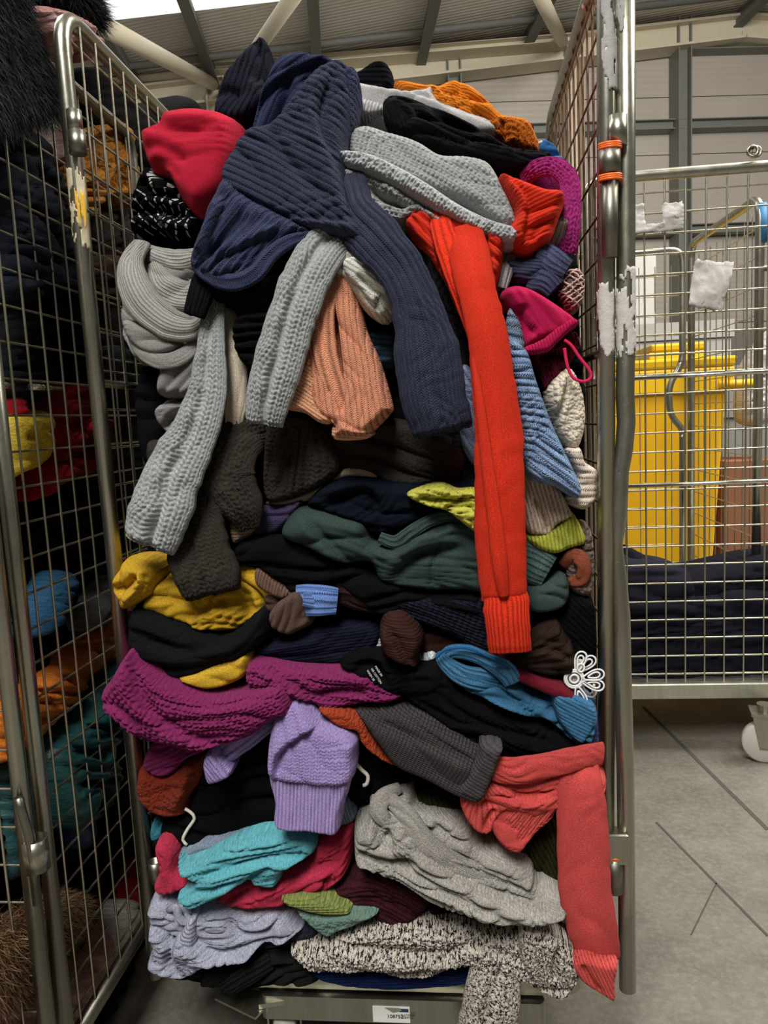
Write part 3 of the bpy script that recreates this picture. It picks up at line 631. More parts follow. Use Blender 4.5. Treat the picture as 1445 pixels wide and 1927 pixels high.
def blob(name, mat, outline, Y, T=.035, R=34, fold=(.010, 60), cre=(), spine=None, back=.10, sp=4.0, parent=None, mode='Y', fan=None, label=None, cat=None, group=None, rib=None, keep=None, wig=1.0, edge=.35, st=None):
    """soft cloth lump: rounded cushion over an outline, with folds and creases, closed at the back.
    Y: depth in metres of its rim, or (depth at its top, depth at its foot)"""
    _seed[0] += 7; seed = _seed[0]; R = R * (.62 if R > 16 else .85); edge = .55
    poly = spline(outline)
    lo = poly.min(0) - sp; hi = poly.max(0) + sp
    nx = int((hi[0] - lo[0]) / sp) + 2; ny = int((hi[1] - lo[1]) / sp) + 2
    gx, gy = np.meshgrid(lo[0] + np.arange(nx) * sp, lo[1] + np.arange(ny) * sp); Q = np.stack([gx.ravel(), gy.ravel()], 1)
    ins = inside(Q, poly); dist, _, _, near, _ = seg(Q, poly)
    I = ins.reshape(ny, nx); cell = I[:-1, :-1] | I[1:, :-1] | I[:-1, 1:] | I[1:, 1:]
    cj, ci = np.nonzero(cell); a = cj * nx + ci; quads = np.stack([a, a + 1, a + nx + 1, a + nx], 1)
    used = np.unique(quads); mp = -np.ones(nx * ny, np.int64); mp[used] = np.arange(len(used)); quads = mp[quads]
    Q = Q[used]; ins = ins[used]; dist = dist[used]; near = near[used]
    rim = (~ins) | (dist < sp * .3); Q[rim] = near[rim]; d = np.where(rim, 0, dist)
    # cloth coordinates
    if spine is None: spine = [(lo[0], (lo[1] + hi[1]) / 2), (hi[0], (lo[1] + hi[1]) / 2)]
    if fan:
        dx = Q - np.array(fan[:2]); rr = np.hypot(dx[:, 0], dx[:, 1]); u = np.unwrap(np.arctan2(dx[:, 1], dx[:, 0])) if False else (np.arctan2(dx[:, 1], dx[:, 0]) % (2 * np.pi)) * fan[2]; v = rr
    else:
        spn = spline(spine, False, 14); ds, sd, v, _, _ = seg(Q, spn, False); u = ds * sd
    e = np.clip(d / R, 0, 1); prof = np.clip(1 - (1 - e) ** 2.1, 0, 1) ** .62
    h = T * prof
    env = np.clip(d / (R * edge), 0, 1)
    if fold: h += env * folds(u, v, fold[0] * 1.2, fold[1], seed, wig=wig)
    for c in cre:
        kind, w, dep, pts = c; pl = spline(pts, False, 6); dd, sdd, t, _, L = seg(Q, pl, False)
        tt = t / L; tap = np.clip(np.minimum(tt, 1 - tt) * 6, 0, 1) * (tt > 0) * (tt < 1)
        x = dd / w
        if kind == 'g': h -= env * tap * dep * np.exp(-x * x)
        elif kind == 'r': h += env * tap * dep * np.exp(-x * x)
        else:      # step: high on one side, falling sharply on the other
            xs = x * sdd * (1 if kind == 's' else -1); h += env * tap * dep * (np.where(xs > 0, np.exp(-(xs / 2.4) ** 2), -.6 * np.exp(-(xs * 1.2) ** 2))) * np.tanh(np.abs(xs) * 2.2 + .15)
    if rib: h += env * rib[1] * (np.abs(np.sin(np.pi * u / rib[0])) ** .6 - .5)
    if st: h += np.clip(d / 9, 0, 1) * stitches(u, v, st, seed)
    Yv = np.full(len(Q), Y) if np.isscalar(Y) else Y[0] + (Y[1] - Y[0]) * (Q[:, 1] - lo[1]) / (hi[1] - lo[1])
    B0 = np.sqrt(np.clip(1 - (1 - np.clip(d / (R * 1.6), 0, 1)) ** 2, 0, 1)) * back
    if mode == 'Y': P = atY(Q[:, 0], Q[:, 1], Yv); n = np.array([0, -1.0, 0])
    else: P = atX(Q[:, 0], Q[:, 1], Yv); n = np.array([1.0, 0, 0])
    front = P + n * h[:, None]; bk = P - n * B0[:, None]
    if mode == 'Y' and abs(float(np.mean(Yv)) - 1.6) < .49:
        for A_ in (front, bk):
            k_ = np.clip((A_[:, 1] - 1.112) / .03, 0, 1); A_[:, 0] = A_[:, 0] * (1 - k_) + np.clip(A_[:, 0], -.512, .188) * k_; A_[:, 1] = np.minimum(A_[:, 1], 1.66)
    N = len(Q); bi = np.where(d <= 0, np.arange(N), N + np.arange(N))
    V = np.concatenate([front, bk]); qb = bi[quads][:, ::-1]
    if mode == 'Y': Fs = np.concatenate([quads, qb])
    else: Fs = np.concatenate([quads, qb])
    Fs = Fs[:, ::-1]
    k = (Yv / F)
    uvv = np.stack([u * k, v * k], 1); uv = np.concatenate([uvv, uvv])
    o = mesh_obj(name, V, Fs, mat, parent, True, uv)
    if keep: FRONTS[keep] = (Q, front, poly)
    return tag(o, label, cat, group)
def sleeve(name, mat, path, flat=.42, fold=(.006, 26), nr=56, step=5.0, parent=None, label=None, cat=None, group=None, open_end=True, rib=None, cre=0.0, mode='Y', seed=None, twist=0.0, st=None):
    """flattened cloth tube along (x, y, width px, depth m)"""
    _seed[0] += 7; seed = seed or _seed[0]
    Pp = spline(path, False, step); m = len(Pp)
    C = (atY if mode == 'Y' else atX)(Pp[:, 0], Pp[:, 1], Pp[:, 3]); Yd = np.abs((C - CP) @ FW)
    hw = Pp[:, 2] / 2 * Yd / F
    T = np.gradient(C, axis=0); T /= np.linalg.norm(T, axis=1)[:, None]
    n0 = np.array([0, -1.0, 0]) if mode == 'Y' else np.array([.85, -.5, 0])
    B = np.cross(T, n0); B /= np.linalg.norm(B, axis=1)[:, None]; Nn = np.cross(B, T)
    s = np.concatenate([[0], np.cumsum(np.linalg.norm(np.diff(C, axis=0), axis=1))])
    th = np.linspace(0, 2 * np.pi, nr, endpoint=False)
    S, TH = np.meshgrid(s, th, indexing='ij'); HW = hw[:, None]
    tap = np.clip(s / (hw[0] * 1.2), 0, 1)[:, None] ** .5
    c, sn = np.cos(TH), np.sin(TH)
    ex = np.sign(c) * np.abs(c) ** .9; ey = np.sign(sn) * np.abs(sn) ** .75
    peri = TH / (2 * np.pi) * (4.6 * HW.mean())
    kpx = F / Yd.mean()
    f = folds(peri * kpx + S * kpx * twist, S * kpx, fold[0], fold[1], seed)
    f += fold[0] * .7 * (vnoise(S * kpx / (fold[1] * 1.1), ex * 1.5 + 9, seed + 4) - .5)
    if rib: f += rib[1] * (np.abs(np.sin(np.pi * rib[0] * TH / (2 * np.pi))) ** .6 - .5)
    if cre: f -= cre * np.exp(-((ex - .15 * np.sin(S * 9)) / .16) ** 2) * (sn > 0)
    if st: f += stitches(peri * kpx, S * kpx, st, seed)
    HW = HW * (1 + .07 * (vnoise(S * kpx / 34, np.sign(ex) * 3 + 0 * S, seed + 6) - .5) * (np.abs(ex) > 0) + .05 * (vnoise(S * kpx / 13, np.sign(ex) * 5 + 0 * S, seed + 7) - .5))
    end = np.clip((s[-1] - s) / (hw[-1] * .25), .35, 1)[:, None]
    thick = np.maximum(HW * flat * tap * end, .006)
    rad_y = thick + np.maximum(f * np.abs(ey) ** .5, -thick * .6) * tap
    V = C[:, None, :] + B[:, None, :] * (HW * ex)[..., None] + Nn[:, None, :] * (ey * rad_y)[..., None]
    Vl = [V.reshape(-1, 3)]; UV = [np.stack([peri, S], 2).reshape(-1, 2)]; rows = m
    if open_end:
        for sc, back in ((.90, 0.0), (.82, .02), (.5, .05)):
            ring = C[-1] + (V[-1] - C[-1]) * np.array(sc) - T[-1] * back; Vl.append(ring); UV.append(np.stack([peri[-1], S[-1] - back], 1)); rows += 1
    V = np.concatenate(Vl); UV = np.concatenate(UV)
    i = np.arange(rows - 1)[:, None] * nr; k = np.arange(nr)[None]; k2 = (k + 1) % nr
    Fs = np.stack([i + k, i + k2, i + nr + k2, i + nr + k], 2).reshape(-1, 4)
    b = len(V); V = np.concatenate([V, [C[0] - T[0] * hw[0] * .1], [V[(rows - 1) * nr:].mean(0)]]); UV = np.concatenate([UV, [[0, 0], [0, s[-1]]]])
    kk = np.arange(nr); cap0 = np.stack([np.full(nr, b), (kk + 1) % nr, kk, np.full(nr, b)], 1)
    tri = [(b, int((q + 1) % nr), int(q)) for q in range(nr)] + [(b + 1, (rows - 1) * nr + int(q), (rows - 1) * nr + int((q + 1) % nr)) for q in range(nr)]
    o = mesh_obj(name, V, [tuple(map(int, f_)) for f_ in Fs] + tri, mat, parent, True, UV)
    return tag(o, label, cat, group)
def cord(name, mat, pts, Y, r, parent=None, label=None, cat=None, mode='Y'):
    P = spline(pts, False, 5); P = (atY if mode == 'Y' else atX)(P[:, 0], P[:, 1], Y); m = MB(); m.tube(P, r, 8); o = m.build(name, mat, parent); return tag(o, label, cat)
def garment(name, label, outline_pts, Y, cat='sweater'):
    """empty at a garment's foot that carries its parts"""
    p = np.array(outline_pts, float); c = p[:, :2].mean(0); return thing(name, tuple(atY(c[0], p[:, 1].max(), Y)), label, cat)
def fur(name, mat, n, sampler, length, width, parent, seed, droop=.4, label=None):
    """thin tapering strands; sampler(k, rnd) -> root, direction"""
    rnd = np.random.RandomState(seed); V = []; Fs = []
    root, dirn = sampler(n, rnd)
    side = np.cross(dirn, rnd.randn(n, 3)); side /= np.linalg.norm(side, axis=1)[:, None]
    L = length * (.6 + .8 * rnd.rand(n))[:, None]; cv = rnd.randn(n, 3) * .25
    p0 = root; p1 = root + dirn * L * .5 + cv * L * .2; p2 = root + (dirn + cv * .8 + np.array([0, 0, -droop])) * L
    w = width
    V = np.stack([p0 - side * w, p0 + side * w, p1 - side * w * .7, p1 + side * w * .7, p2], 1).reshape(-1, 3)
    b = np.arange(n) * 5
    Fs = [t for k in b.tolist() for t in ((k, k + 1, k + 3, k + 2), (k + 2, k + 3, k + 4))]
    o = mesh_obj(name, V, Fs, mat, parent, True); return tag(o, label, kind='stuff')
# ---------------------------------------------------------------- the knitwear heap, from the back forwards
B, S = blob, sleeve
NAVY, INK, CBL, PEACH = '373b50', '1a1c28', 'a3a6a4', 'd9906f'
nv = knit(NAVY, 'vst'); nvb = knit('343954', 'rib'); blk = knit('121214', 'fine'); blkr = knit('101113', 'finerib'); cb = knit(CBL, 'yarn'); blk2 = knit('0d0d0f', 'jersey')
def core(outline, Y, label, mat=None, **k): return B('sweater', mat or blk, outline, Y, .05, 60, (.014, 60), back=.38, sp=7, label=label, cat='sweater', **k)
# dark garments filling the middle of the heap
core([(300, 330), (700, 300), (1060, 340), (1080, 520), (700, 560), (290, 520)], 1.30, 'black knitwear deep under the navy ribbed sweater near the top')
core([(330, 480), (700, 460), (1080, 480), (1085, 690), (880, 720), (330, 700)], 1.25, 'black knitwear deep behind the grey cable sleeves and cream cuff')
core([(310, 650), (700, 640), (1110, 650), (1120, 900), (700, 900), (290, 890)], 1.23, 'black knitwear deep behind the peach sleeves')
core([(300, 850), (700, 860), (1118, 860), (1125, 1080), (700, 1080), (290, 1060)], 1.22, 'black knitwear deep behind the brown cable sweater')
core([(265, 1030), (700, 1040), (1125, 1030), (1130, 1290), (700, 1290), (262, 1270)], 1.21, 'black knitwear deep behind the mustard sweater')
core([(270, 1240), (700, 1250), (1130, 1240), (1130, 1480), (700, 1480), (275, 1470)], 1.20, 'black knitwear deep behind the magenta chunky sweater')
core([(285, 1440), (700, 1440), (1110, 1440), (1100, 1660), (700, 1660), (300, 1650)], 1.19, 'black knitwear deep behind the lilac sleeve')
core([(300, 1620), (700, 1620), (1095, 1620), (1085, 1815), (700, 1825), (330, 1815)], 1.19, 'black knitwear deep in the bottom layer above the platform')
# --- top of the heap
B('hat', knit('20222c', 'rib'), [(428, 150), (440, 135), (480, 90), (497, 78), (507, 90), (506, 130), (500, 160), (505, 200), (470, 240), (415, 238), (410, 200)], (1.30, 1.27), .04, 30, (.006, 30), [('g', 7, .02, [(492, 84), (498, 130), (488, 175)]), ('g', 10, .012, [(412, 200), (440, 190), (470, 200)])], spine=[(440, 235), (470, 180), (495, 90)], label='blackish navy ribbed sleeve standing up at the very top left of the heap', cat='sleeve')
B('sweater', knit('0f1015', 'rib'), [(640, 128), (670, 142), (705, 122), (728, 124), (740, 145), (738, 175), (700, 190), (640, 180)], 1.36, .03, 22, (.005, 30), label='black cloth corner poking up behind the navy ribbed sweater', cat='sweater')
og = garment('sweater', 'bright orange ribbed sweater folded on top of the heap at the right', [(740, 165), (1010, 295)], 1.33)
B('body', knit('d9771a', 'finerib'), [(740, 168), (770, 163), (815, 172), (850, 163), (890, 175), (925, 205), (945, 225), (985, 232), (1003, 250), (1012, 290), (960, 300), (860, 270), (780, 230)], 1.34, .05, 36, (.012, 34), [('s', 12, .014, [(815, 175), (835, 200), (880, 215), (940, 222)])], spine=[(740, 170), (860, 195), (1000, 270)], parent=og)
B('hem', knit('b85d12', 'rib'), [(915, 235), (945, 224), (985, 232), (1003, 250), (1014, 292), (985, 292), (945, 275), (925, 258)], 1.29, .03, 16, (.008, 14), [('g', 6, .02, [(950, 228), (946, 250), (955, 272)])], spine=[(940, 230), (985, 250), (1008, 290)], parent=og)
B('sweater', knit('6e1624', 'fine'), [(984, 238), (1001, 232), (1004, 246), (988, 254)], 1.40, .01, 8, None, label='small dark red fold peeping above the orange sweater', cat='sweater', sp=3)
cp = garment('cap', 'blue cap with a white top lying at the right end of the heap', [(1008, 265), (1060, 305)], 1.36, 'cap')
B('crown', knit('2f5f96', 'jersey'), [(1006, 278), (1020, 266), (1040, 276), (1052, 294), (1030, 304), (1008, 298)], 1.37, .03, 16, (.004, 20), parent=cp, sp=3); B('brim', knit('4f86b8', 'jersey'), [(1030, 297), (1055, 293), (1060, 300), (1045, 306), (1028, 304)], 1.34, .008, 6, None, parent=cp, sp=3)
B('top_panel', knit('d9dde0', 'jersey'), [(1006, 272), (1020, 264), (1028, 270), (1018, 276)], 1.35, .01, 8, None, parent=cp, sp=3)
hs = garment('sweater', 'pale heather grey fine-knit sweater under the black ribbed one at the top', [(665, 165), (930, 245)], 1.3)
B('body', knit('bdbab9', 'fine', None, 1.0, .3), [(660, 168), (700, 168), (740, 180), (790, 178), (815, 172), (826, 195), (870, 215), (925, 236), (935, 262), (900, 275), (800, 260), (665, 235)], (1.31, 1.29), .04, 30, (.008, 40), [('s', 9, .012, [(700, 176), (760, 190), (830, 215), (920, 245)])], spine=[(660, 180), (790, 200), (930, 260)], parent=hs)
B('cuff', knit('b5b2b1', 'finerib', None, 1.2), [(664, 178), (700, 182), (735, 190), (745, 205), (720, 226), (672, 228), (660, 200)], 1.27, .025, 18, (.004, 18), [('g', 7, .014, [(668, 186), (700, 192), (738, 205)])], spine=[(700, 180), (690, 230)], parent=hs)
bk = garment('sweater', 'black ribbed sweater sprawled across the top, left of the cap', [(720, 190), (1030, 335)], 1.28)
B('body', knit('191a1c', 'rib', None, .8), [(722, 200), (745, 190), (790, 200), (850, 225), (910, 255), (960, 285), (1035, 298), (1020, 325), (960, 345), (880, 320), (800, 300), (740, 258), (722, 228)], (1.27, 1.25), .045, 30, (.010, 28), [('s', 9, .02, [(738, 196), (772, 225), (800, 250), (880, 285), (1000, 310)]), ('g', 7, .014, [(800, 215), (850, 250), (920, 275)])], spine=[(720, 215), (800, 240), (900, 285), (1035, 315)], parent=bk, sp=3.5)
B('sleeve', knit('151618', 'rib', None, .8), [(722, 205), (745, 193), (775, 205), (790, 232), (785, 262), (755, 262), (728, 240)], 1.235, .03, 20, (.004, 24), spine=[(735, 195), (760, 260)], parent=bk, sp=3.5)
fxm = knit('a02c74', 'yarn')
fx = garment('sweater', 'fuchsia open-crochet sweater looped at the right edge under the cap', [(990, 305), (1090, 480)], 1.2)
B('body', knit('8a1f62', 'chunky', None, .6), [(985, 330), (1010, 315), (1050, 312), (1078, 330), (1085, 380), (1088, 440), (1085, 478), (1050, 480), (1020, 420), (990, 370)], 1.26, .03, 24, (.006, 24), spine=[(1010, 330), (1070, 470)], parent=fx, sp=3.5)
S('collar', fxm, [(985, 338, 26, 1.22), (1010, 318, 34, 1.20), (1045, 315, 36, 1.19), (1070, 340, 38, 1.185), (1074, 385, 38, 1.18), (1070, 430, 42, 1.18), (1068, 478, 40, 1.19)], .5, (.003, 16), parent=fx, open_end=False, nr=90, step=2.2, st=('chunky', 9, 9, .005))
S('sleeve', knit('9a8a80', 'finerib'), [(1035, 470, 34, 1.2), (1045, 440, 34, 1.18), (1055, 412, 30, 1.165)], .6, (.002, 14), label='taupe ribbed cuff sticking out below the fuchsia crochet', cat='sleeve')
# --- left shoulder
rd = B('sweater', knit('b81a34', 'fine'), [(275, 268), (278, 255), (310, 240), (318, 222), (360, 213), (395, 214), (430, 222), (462, 245), (470, 300), (440, 380), (400, 410), (375, 412), (350, 385), (330, 345), (300, 335), (285, 310)], (1.20, 1.17), .06, 60, (.005, 80), [('g', 16, .012, [(312, 238), (345, 268), (385, 272), (430, 250)]), ('s', 14, .014, [(300, 335), (340, 335), (360, 365)]), ('g', 12, .012, [(285, 300), (330, 300), (380, 330)])], spine=[(275, 300), (370, 310), (460, 330)], label='bright red fine-knit sweater bundled at the upper left', cat='sweater')
pt = B('scarf', knit('0e0e10', 'fine', 'c9c6c2'), [(262, 380), (272, 350), (285, 320), (310, 335), (340, 350), (365, 380), (388, 400), (390, 450), (350, 458), (300, 448), (265, 455), (260, 420)], 1.20, .05, 36, (.012, 26), [('g', 10, .02, [(262, 418), (310, 410), (380, 420)]), ('g', 8, .015, [(285, 350), (310, 380), (370, 385)])], spine=[(262, 440), (320, 385), (390, 420)], label='black scarf with white dashed stripes below the red sweater', cat='scarf')
B('sweater', blk, [(262, 440), (300, 440), (390, 440), (385, 490), (320, 480), (268, 480)], 1.22, .03, 20, label='black knit fold between dashed scarf and light grey sweater', cat='sweater')
gs = garment('sweater', 'heathered light grey sweater hanging in thick loops at the left wire side', [(232, 455), (440, 810)], 1.13)
GH = '8f8c87'; gm = knit('a5a19b', 'finerib', None, .62, .35); gmf = knit('989591', 'fine', None, 1.0, .3)
B('body', gmf, [(240, 560), (232, 615), (250, 650), (275, 690), (310, 690), (305, 740), (318, 750), (300, 775), (310, 800), (330, 815), (400, 800), (425, 700), (430, 580), (380, 500), (280, 480)], 1.19, .045, 40, (.012, 44), [('s', 12, .018, [(240, 610), (290, 665), (360, 640), (420, 590)]), ('g', 8, .03, [(300, 752), (350, 748), (410, 750)]), ('s', 9, .016, [(310, 700), (370, 660), (420, 610)])], spine=[(235, 620), (320, 690), (430, 620)], parent=gs)
S('collar', gm, [(268, 458, 34, 1.15), (248, 490, 46, 1.12), (250, 530, 62, 1.10), (275, 575, 68, 1.09), (320, 610, 62, 1.085), (365, 615, 44, 1.09), (392, 590, 30, 1.11)], .45, (.004, 46), parent=gs, open_end=False)
S('collar', gm, [(280, 470, 20, 1.17), (300, 482, 34, 1.15), (340, 490, 40, 1.14), (385, 480, 30, 1.15)], .5, (.004, 36), parent=gs, open_end=False)
S('collar', gm, [(285, 500, 40, 1.15), (305, 540, 60, 1.135), (350, 560, 64, 1.13), (400, 545, 50, 1.14)], .4, (.005, 46), parent=gs, open_end=False)
S('sleeve', gmf, [(245, 610, 20, 1.12), (262, 655, 26, 1.10), (300, 680, 30, 1.09), (345, 670, 30, 1.09), (385, 630, 26, 1.11)], .55, (.003, 20), parent=gs, open_end=False)
B('fold', gmf, [(238, 612), (245, 602), (300, 618), (340, 640), (350, 655), (310, 676), (270, 662), (248, 640)], 1.115, .03, 22, (.004, 26), parent=gs)
B('fold', gmf, [(305, 715), (320, 690), (370, 660), (420, 600), (425, 700), (400, 745), (340, 752), (308, 745)], 1.14, .045, 34, (.006, 40), spine=[(310, 740), (420, 620)], parent=gs)
B('fold', gmf, [(296, 775), (312, 758), (360, 755), (400, 765), (385, 820), (330, 820), (305, 800)], 1.14, .03, 24, (.006, 24), [('g', 7, .02, [(318, 812), (335, 785), (380, 775)])], parent=gs)
# --- black cuffs and masses
S('sleeve', blkr, [(405, 490, 52, 1.11), (386, 530, 50, 1.065), (366, 594, 42, 1.055)], .5, (.003, 20), label='black ribbed cuff poking out below the navy hem on the left', cat='sleeve')
B('sweater', knit('141416', 'finerib', None, 1.0), [(400, 500), (450, 470), (560, 470), (600, 520), (560, 600), (530, 620), (470, 630), (450, 590), (410, 570)], 1.12, .05, 36, (.016, 30), label='black ribbed sweater bunched between the two grey cable sleeves', cat='sweater')
B('sweater', knit('111112', 'cable', None, .6), [(450, 600), (520, 590), (540, 640), (510, 705), (475, 700), (448, 660)], 1.09, .035, 26, (.01, 24), label='black cable-knit lump between cream sleeve and grey cable sleeve', cat='sweater')
S('sleeve', knit('d8c8b2', 'fine'), [(418, 560, 24, 1.13), (436, 620, 42, 1.11), (444, 680, 42, 1.10), (446, 740, 42, 1.10), (442, 790, 38, 1.10), (438, 840, 18, 1.11)], .5, (.005, 20), label='cream plain sleeve hanging beside the long grey cable sleeve', cat='sleeve', open_end=False)
B('sweater', knit('3a5163', 'rib'), [(685, 630), (710, 622), (740, 635), (748, 670), (735, 692), (705, 690), (688, 665)], 1.16, .03, 22, (.006, 20), label='small slate blue knit bulge between peach sleeve and navy sleeve', cat='sweater')
B('sweater', knit('191717', 'rib', None, 1.0), [(790, 470), (880, 480), (895, 700), (880, 760), (850, 690), (820, 600)], 1.17, .035, 26, (.012, 26), spine=[(800, 480), (880, 740)], label='blackish ribbed sweater between the navy and the scarlet sleeves', cat='sweater')
cw = garment('sweater', 'folded cream ribbed sweater tucked under the navy sleeve', [(600, 450), (755, 610)], 1.14)
B('body', knit('e6dcc8', 'rib', None, .8), [(600, 455), (660, 470), (710, 500), (750, 535), (755, 560), (748, 580), (722, 608), (690, 590), (655, 545), (600, 500)], 1.10, .035, 26, (.004, 36), spine=[(600, 470), (680, 520), (745, 600)], parent=cw, sp=2.2, st=('rib', 9, 0, .002))
B('cuff', knit('ebe2cf', 'rib', None, .8), [(648, 490), (690, 485), (735, 520), (755, 545), (745, 562), (720, 560), (705, 580), (675, 545), (650, 520)], 1.075, .022, 14, (.003, 30), [('g', 6, .014, [(675, 520), (712, 552), (750, 556)])], spine=[(650, 500), (750, 560)], parent=cw, sp=3)
# --- peach sweater
pe = garment('sweater', 'peach ribbed sweater with two sleeves dangling in the centre', [(540, 480), (740, 830)], 1.08)
pm = knit('cf8a6c', 'rib', None, .9); pmc = knit('df9c78', 'finerib')
B('body', pm, [(600, 560), (622, 495), (640, 478), (662, 480), (672, 540), (690, 620), (715, 680), (738, 760), (735, 778), (700, 815), (690, 822), (632, 822), (632, 800), (600, 780), (560, 690)], (1.11, 1.07), .035, 32, (.005, 50), [('g', 6, .035, [(622, 560), (640, 650), (648, 780)]), ('s', 8, .008, [(640, 790), (690, 812), (735, 775)])], spine=[(645, 470), (650, 600), (680, 820)], parent=pe, sp=2, st=('rib', 11, 0, .0030))
S('sleeve', knit(PEACH, 'rib'), [(640, 500, 34, 1.09), (610, 580, 42, 1.06), (612, 660, 46, 1.05), (630, 730, 46, 1.05), (642, 770, 40, 1.055), (622, 792, 32, 1.05)], .34, (.004, 24), parent=pe, open_end=False)
B('cuff', pmc, [(540, 768), (552, 735), (570, 690), (588, 668), (596, 700), (606, 745), (625, 770), (645, 762), (642, 785), (622, 798), (600, 795), (575, 778)], 1.065, .022, 18, (.004, 22), spine=[(590, 670), (585, 760), (640, 780)] and [(540, 700), (600, 740)], parent=pe, sp=3)
B('hem', pmc, [(628, 800), (660, 806), (700, 812), (690, 826), (630, 827)], 1.062, .012, 8, None, spine=[(630, 812), (700, 818)], parent=pe, sp=3)
# --- grey cable sweater
cs = garment('sweater', 'chunky grey cable-knit sweater with both long sleeves hanging down', [(240, 250), (980, 1030)], 1.08)
B('body', cb, [(650, 300), (655, 262), (690, 246), (735, 258), (790, 275), (830, 298), (880, 302), (920, 315), (945, 355), (968, 400), (975, 440), (940, 440), (880, 400), (800, 375), (700, 345)], (1.22, 1.17), .05, 40, (.006, 60), spine=[(650, 270), (760, 300), (860, 350), (960, 430)], parent=cs, sp=1.8, st=('stock', 11, 9, .0042))
B('hem', knit('b4b8b8', 'yarn'), [(640, 290), (690, 292), (740, 312), (800, 345), (860, 385), (920, 415), (972, 432), (976, 455), (950, 462), (900, 445), (840, 412), (780, 378), (720, 345), (650, 318)], 1.135, .026, 16, (.003, 30), spine=[(700, 280), (660, 330)], parent=cs, sp=1.8, st=('chunky', 13, 9, .0045))
B('lower_hem', cb, [(640, 318), (700, 335), (760, 365), (820, 405), (870, 432), (930, 446), (975, 450), (970, 470), (930, 474), (880, 462), (830, 440), (790, 412), (740, 385), (700, 362), (645, 345)], 1.15, .026, 16, (.004, 24), spine=[(700, 300), (660, 370)], parent=cs, sp=1.8, st=('cable', 11, 9, .005))
B('fold', cb, [(660, 345), (710, 352), (760, 375), (795, 400), (770, 420), (740, 425), (700, 400), (665, 375)], 1.155, .03, 18, (.006, 16), [('g', 6, .02, [(700, 360), (720, 380), (770, 400)])], spine=[(660, 380), (790, 400)], parent=cs, sp=2, st=('chunky', 10, 8, .004))
S('sleeve', cb, [(700, 462, 56, 1.14), (665, 440, 70, 1.105), (625, 452, 82, 1.075), (590, 498, 92, 1.05), (557, 573, 92, 1.035), (529, 670, 96, 1.03), (503, 760, 84, 1.03), (498, 798, 72, 1.035)], .42, (.003, 30), nr=150, step=2, parent=cs, st=('cable', 12, 9.5, .0055), cre=.010)
S('sleeve', cb, [(406, 520, 30, 1.13), (402, 580, 44, 1.09), (398, 640, 52, 1.07), (390, 740, 76, 1.055), (366, 815, 92, 1.045), (325, 895, 112, 1.035), (302, 965, 118, 1.03), (282, 1026, 100, 1.035)], .40, (.003, 30), nr=160, step=2, parent=cs, st=('cable', 12, 9.5, .0055), cre=.008)
# --- navy ribbed sweater on top
ns = garment('sweater', 'big navy wide-ribbed sweater draped over the top front of the heap', [(360, 120), (885, 840)], 1.1)
B('back', knit('31364f', 'rib'), [(500, 190), (520, 140), (545, 118), (590, 118), (640, 128), (660, 150), (610, 230), (520, 310), (470, 330), (480, 260)], (1.26, 1.22), .045, 30, (.010, 34), [('s', 10, .016, [(640, 135), (560, 165), (505, 215), (480, 290)]), ('g', 9, .016, [(560, 160), (540, 220), (505, 290)])], spine=[(600, 120), (520, 180), (470, 300)], parent=ns, sp=3)
B('body', nv, [(560, 190), (600, 145), (640, 126), (668, 146), (670, 200), (655, 290), (662, 380), (690, 430), (720, 480), (640, 460), (560, 440), (480, 400), (440, 380), (425, 340), (470, 260), (520, 240)], (1.20, 1.09), .05, 40, (.007, 60), [('s', 13, .016, [(640, 150), (610, 240), (640, 330), (680, 410)]), ('s', 12, .014, [(440, 380), (520, 420), (600, 430), (690, 440)]), ('g', 10, .012, [(520, 250), (560, 330), (640, 400)])], spine=[(440, 300), (540, 345), (640, 405), (700, 450)], fan=None, parent=ns, sp=2, st=('rib', 12.5, 0, .0048))
B('collar', nvb, [(648, 140), (668, 132), (676, 155), (672, 200), (668, 240), (652, 262), (640, 230), (650, 180)], 1.17, .025, 14, (.003, 20), spine=[(640, 150), (672, 160)], parent=ns, sp=3)
B('front_panel', nvb, [(365, 500), (385, 440), (400, 390), (430, 340), (480, 380), (560, 420), (590, 440), (545, 460), (500, 500), (470, 528), (420, 535), (380, 522)], (1.10, 1.06), .035, 34, (.008, 36), [('s', 12, .016, [(440, 385), (410, 450), (400, 500)]), ('g', 9, .014, [(480, 410), (440, 455), (390, 495)]), ('s', 9, .012, [(540, 440), (480, 470), (420, 500)])], spine=[(375, 510), (430, 440), (480, 380)], parent=ns, sp=2.2, st=('rib', 11.5, 0, .0036))
S('hem', nvb, [(405, 400, 22, 1.09), (385, 450, 24, 1.06), (372, 495, 26, 1.045), (400, 522, 30, 1.04), (440, 532, 32, 1.035), (480, 515, 32, 1.035), (510, 480, 30, 1.04), (545, 455, 26, 1.05), (600, 440, 20, 1.07)], .6, (.002, 20), parent=ns, open_end=False)
S('sleeve', nv, [(640, 330, 90, 1.13), (660, 400, 96, 1.09), (705, 450, 100, 1.055), (755, 510, 92, 1.035), (785, 580, 98, 1.025), (803, 660, 120, 1.02), (815, 740, 126, 1.02), (832, 815, 112, 1.03)], .36, (.005, 34), nr=170, step=3, parent=ns, st=('rib', 12.5, 0, .0048), cre=.004)
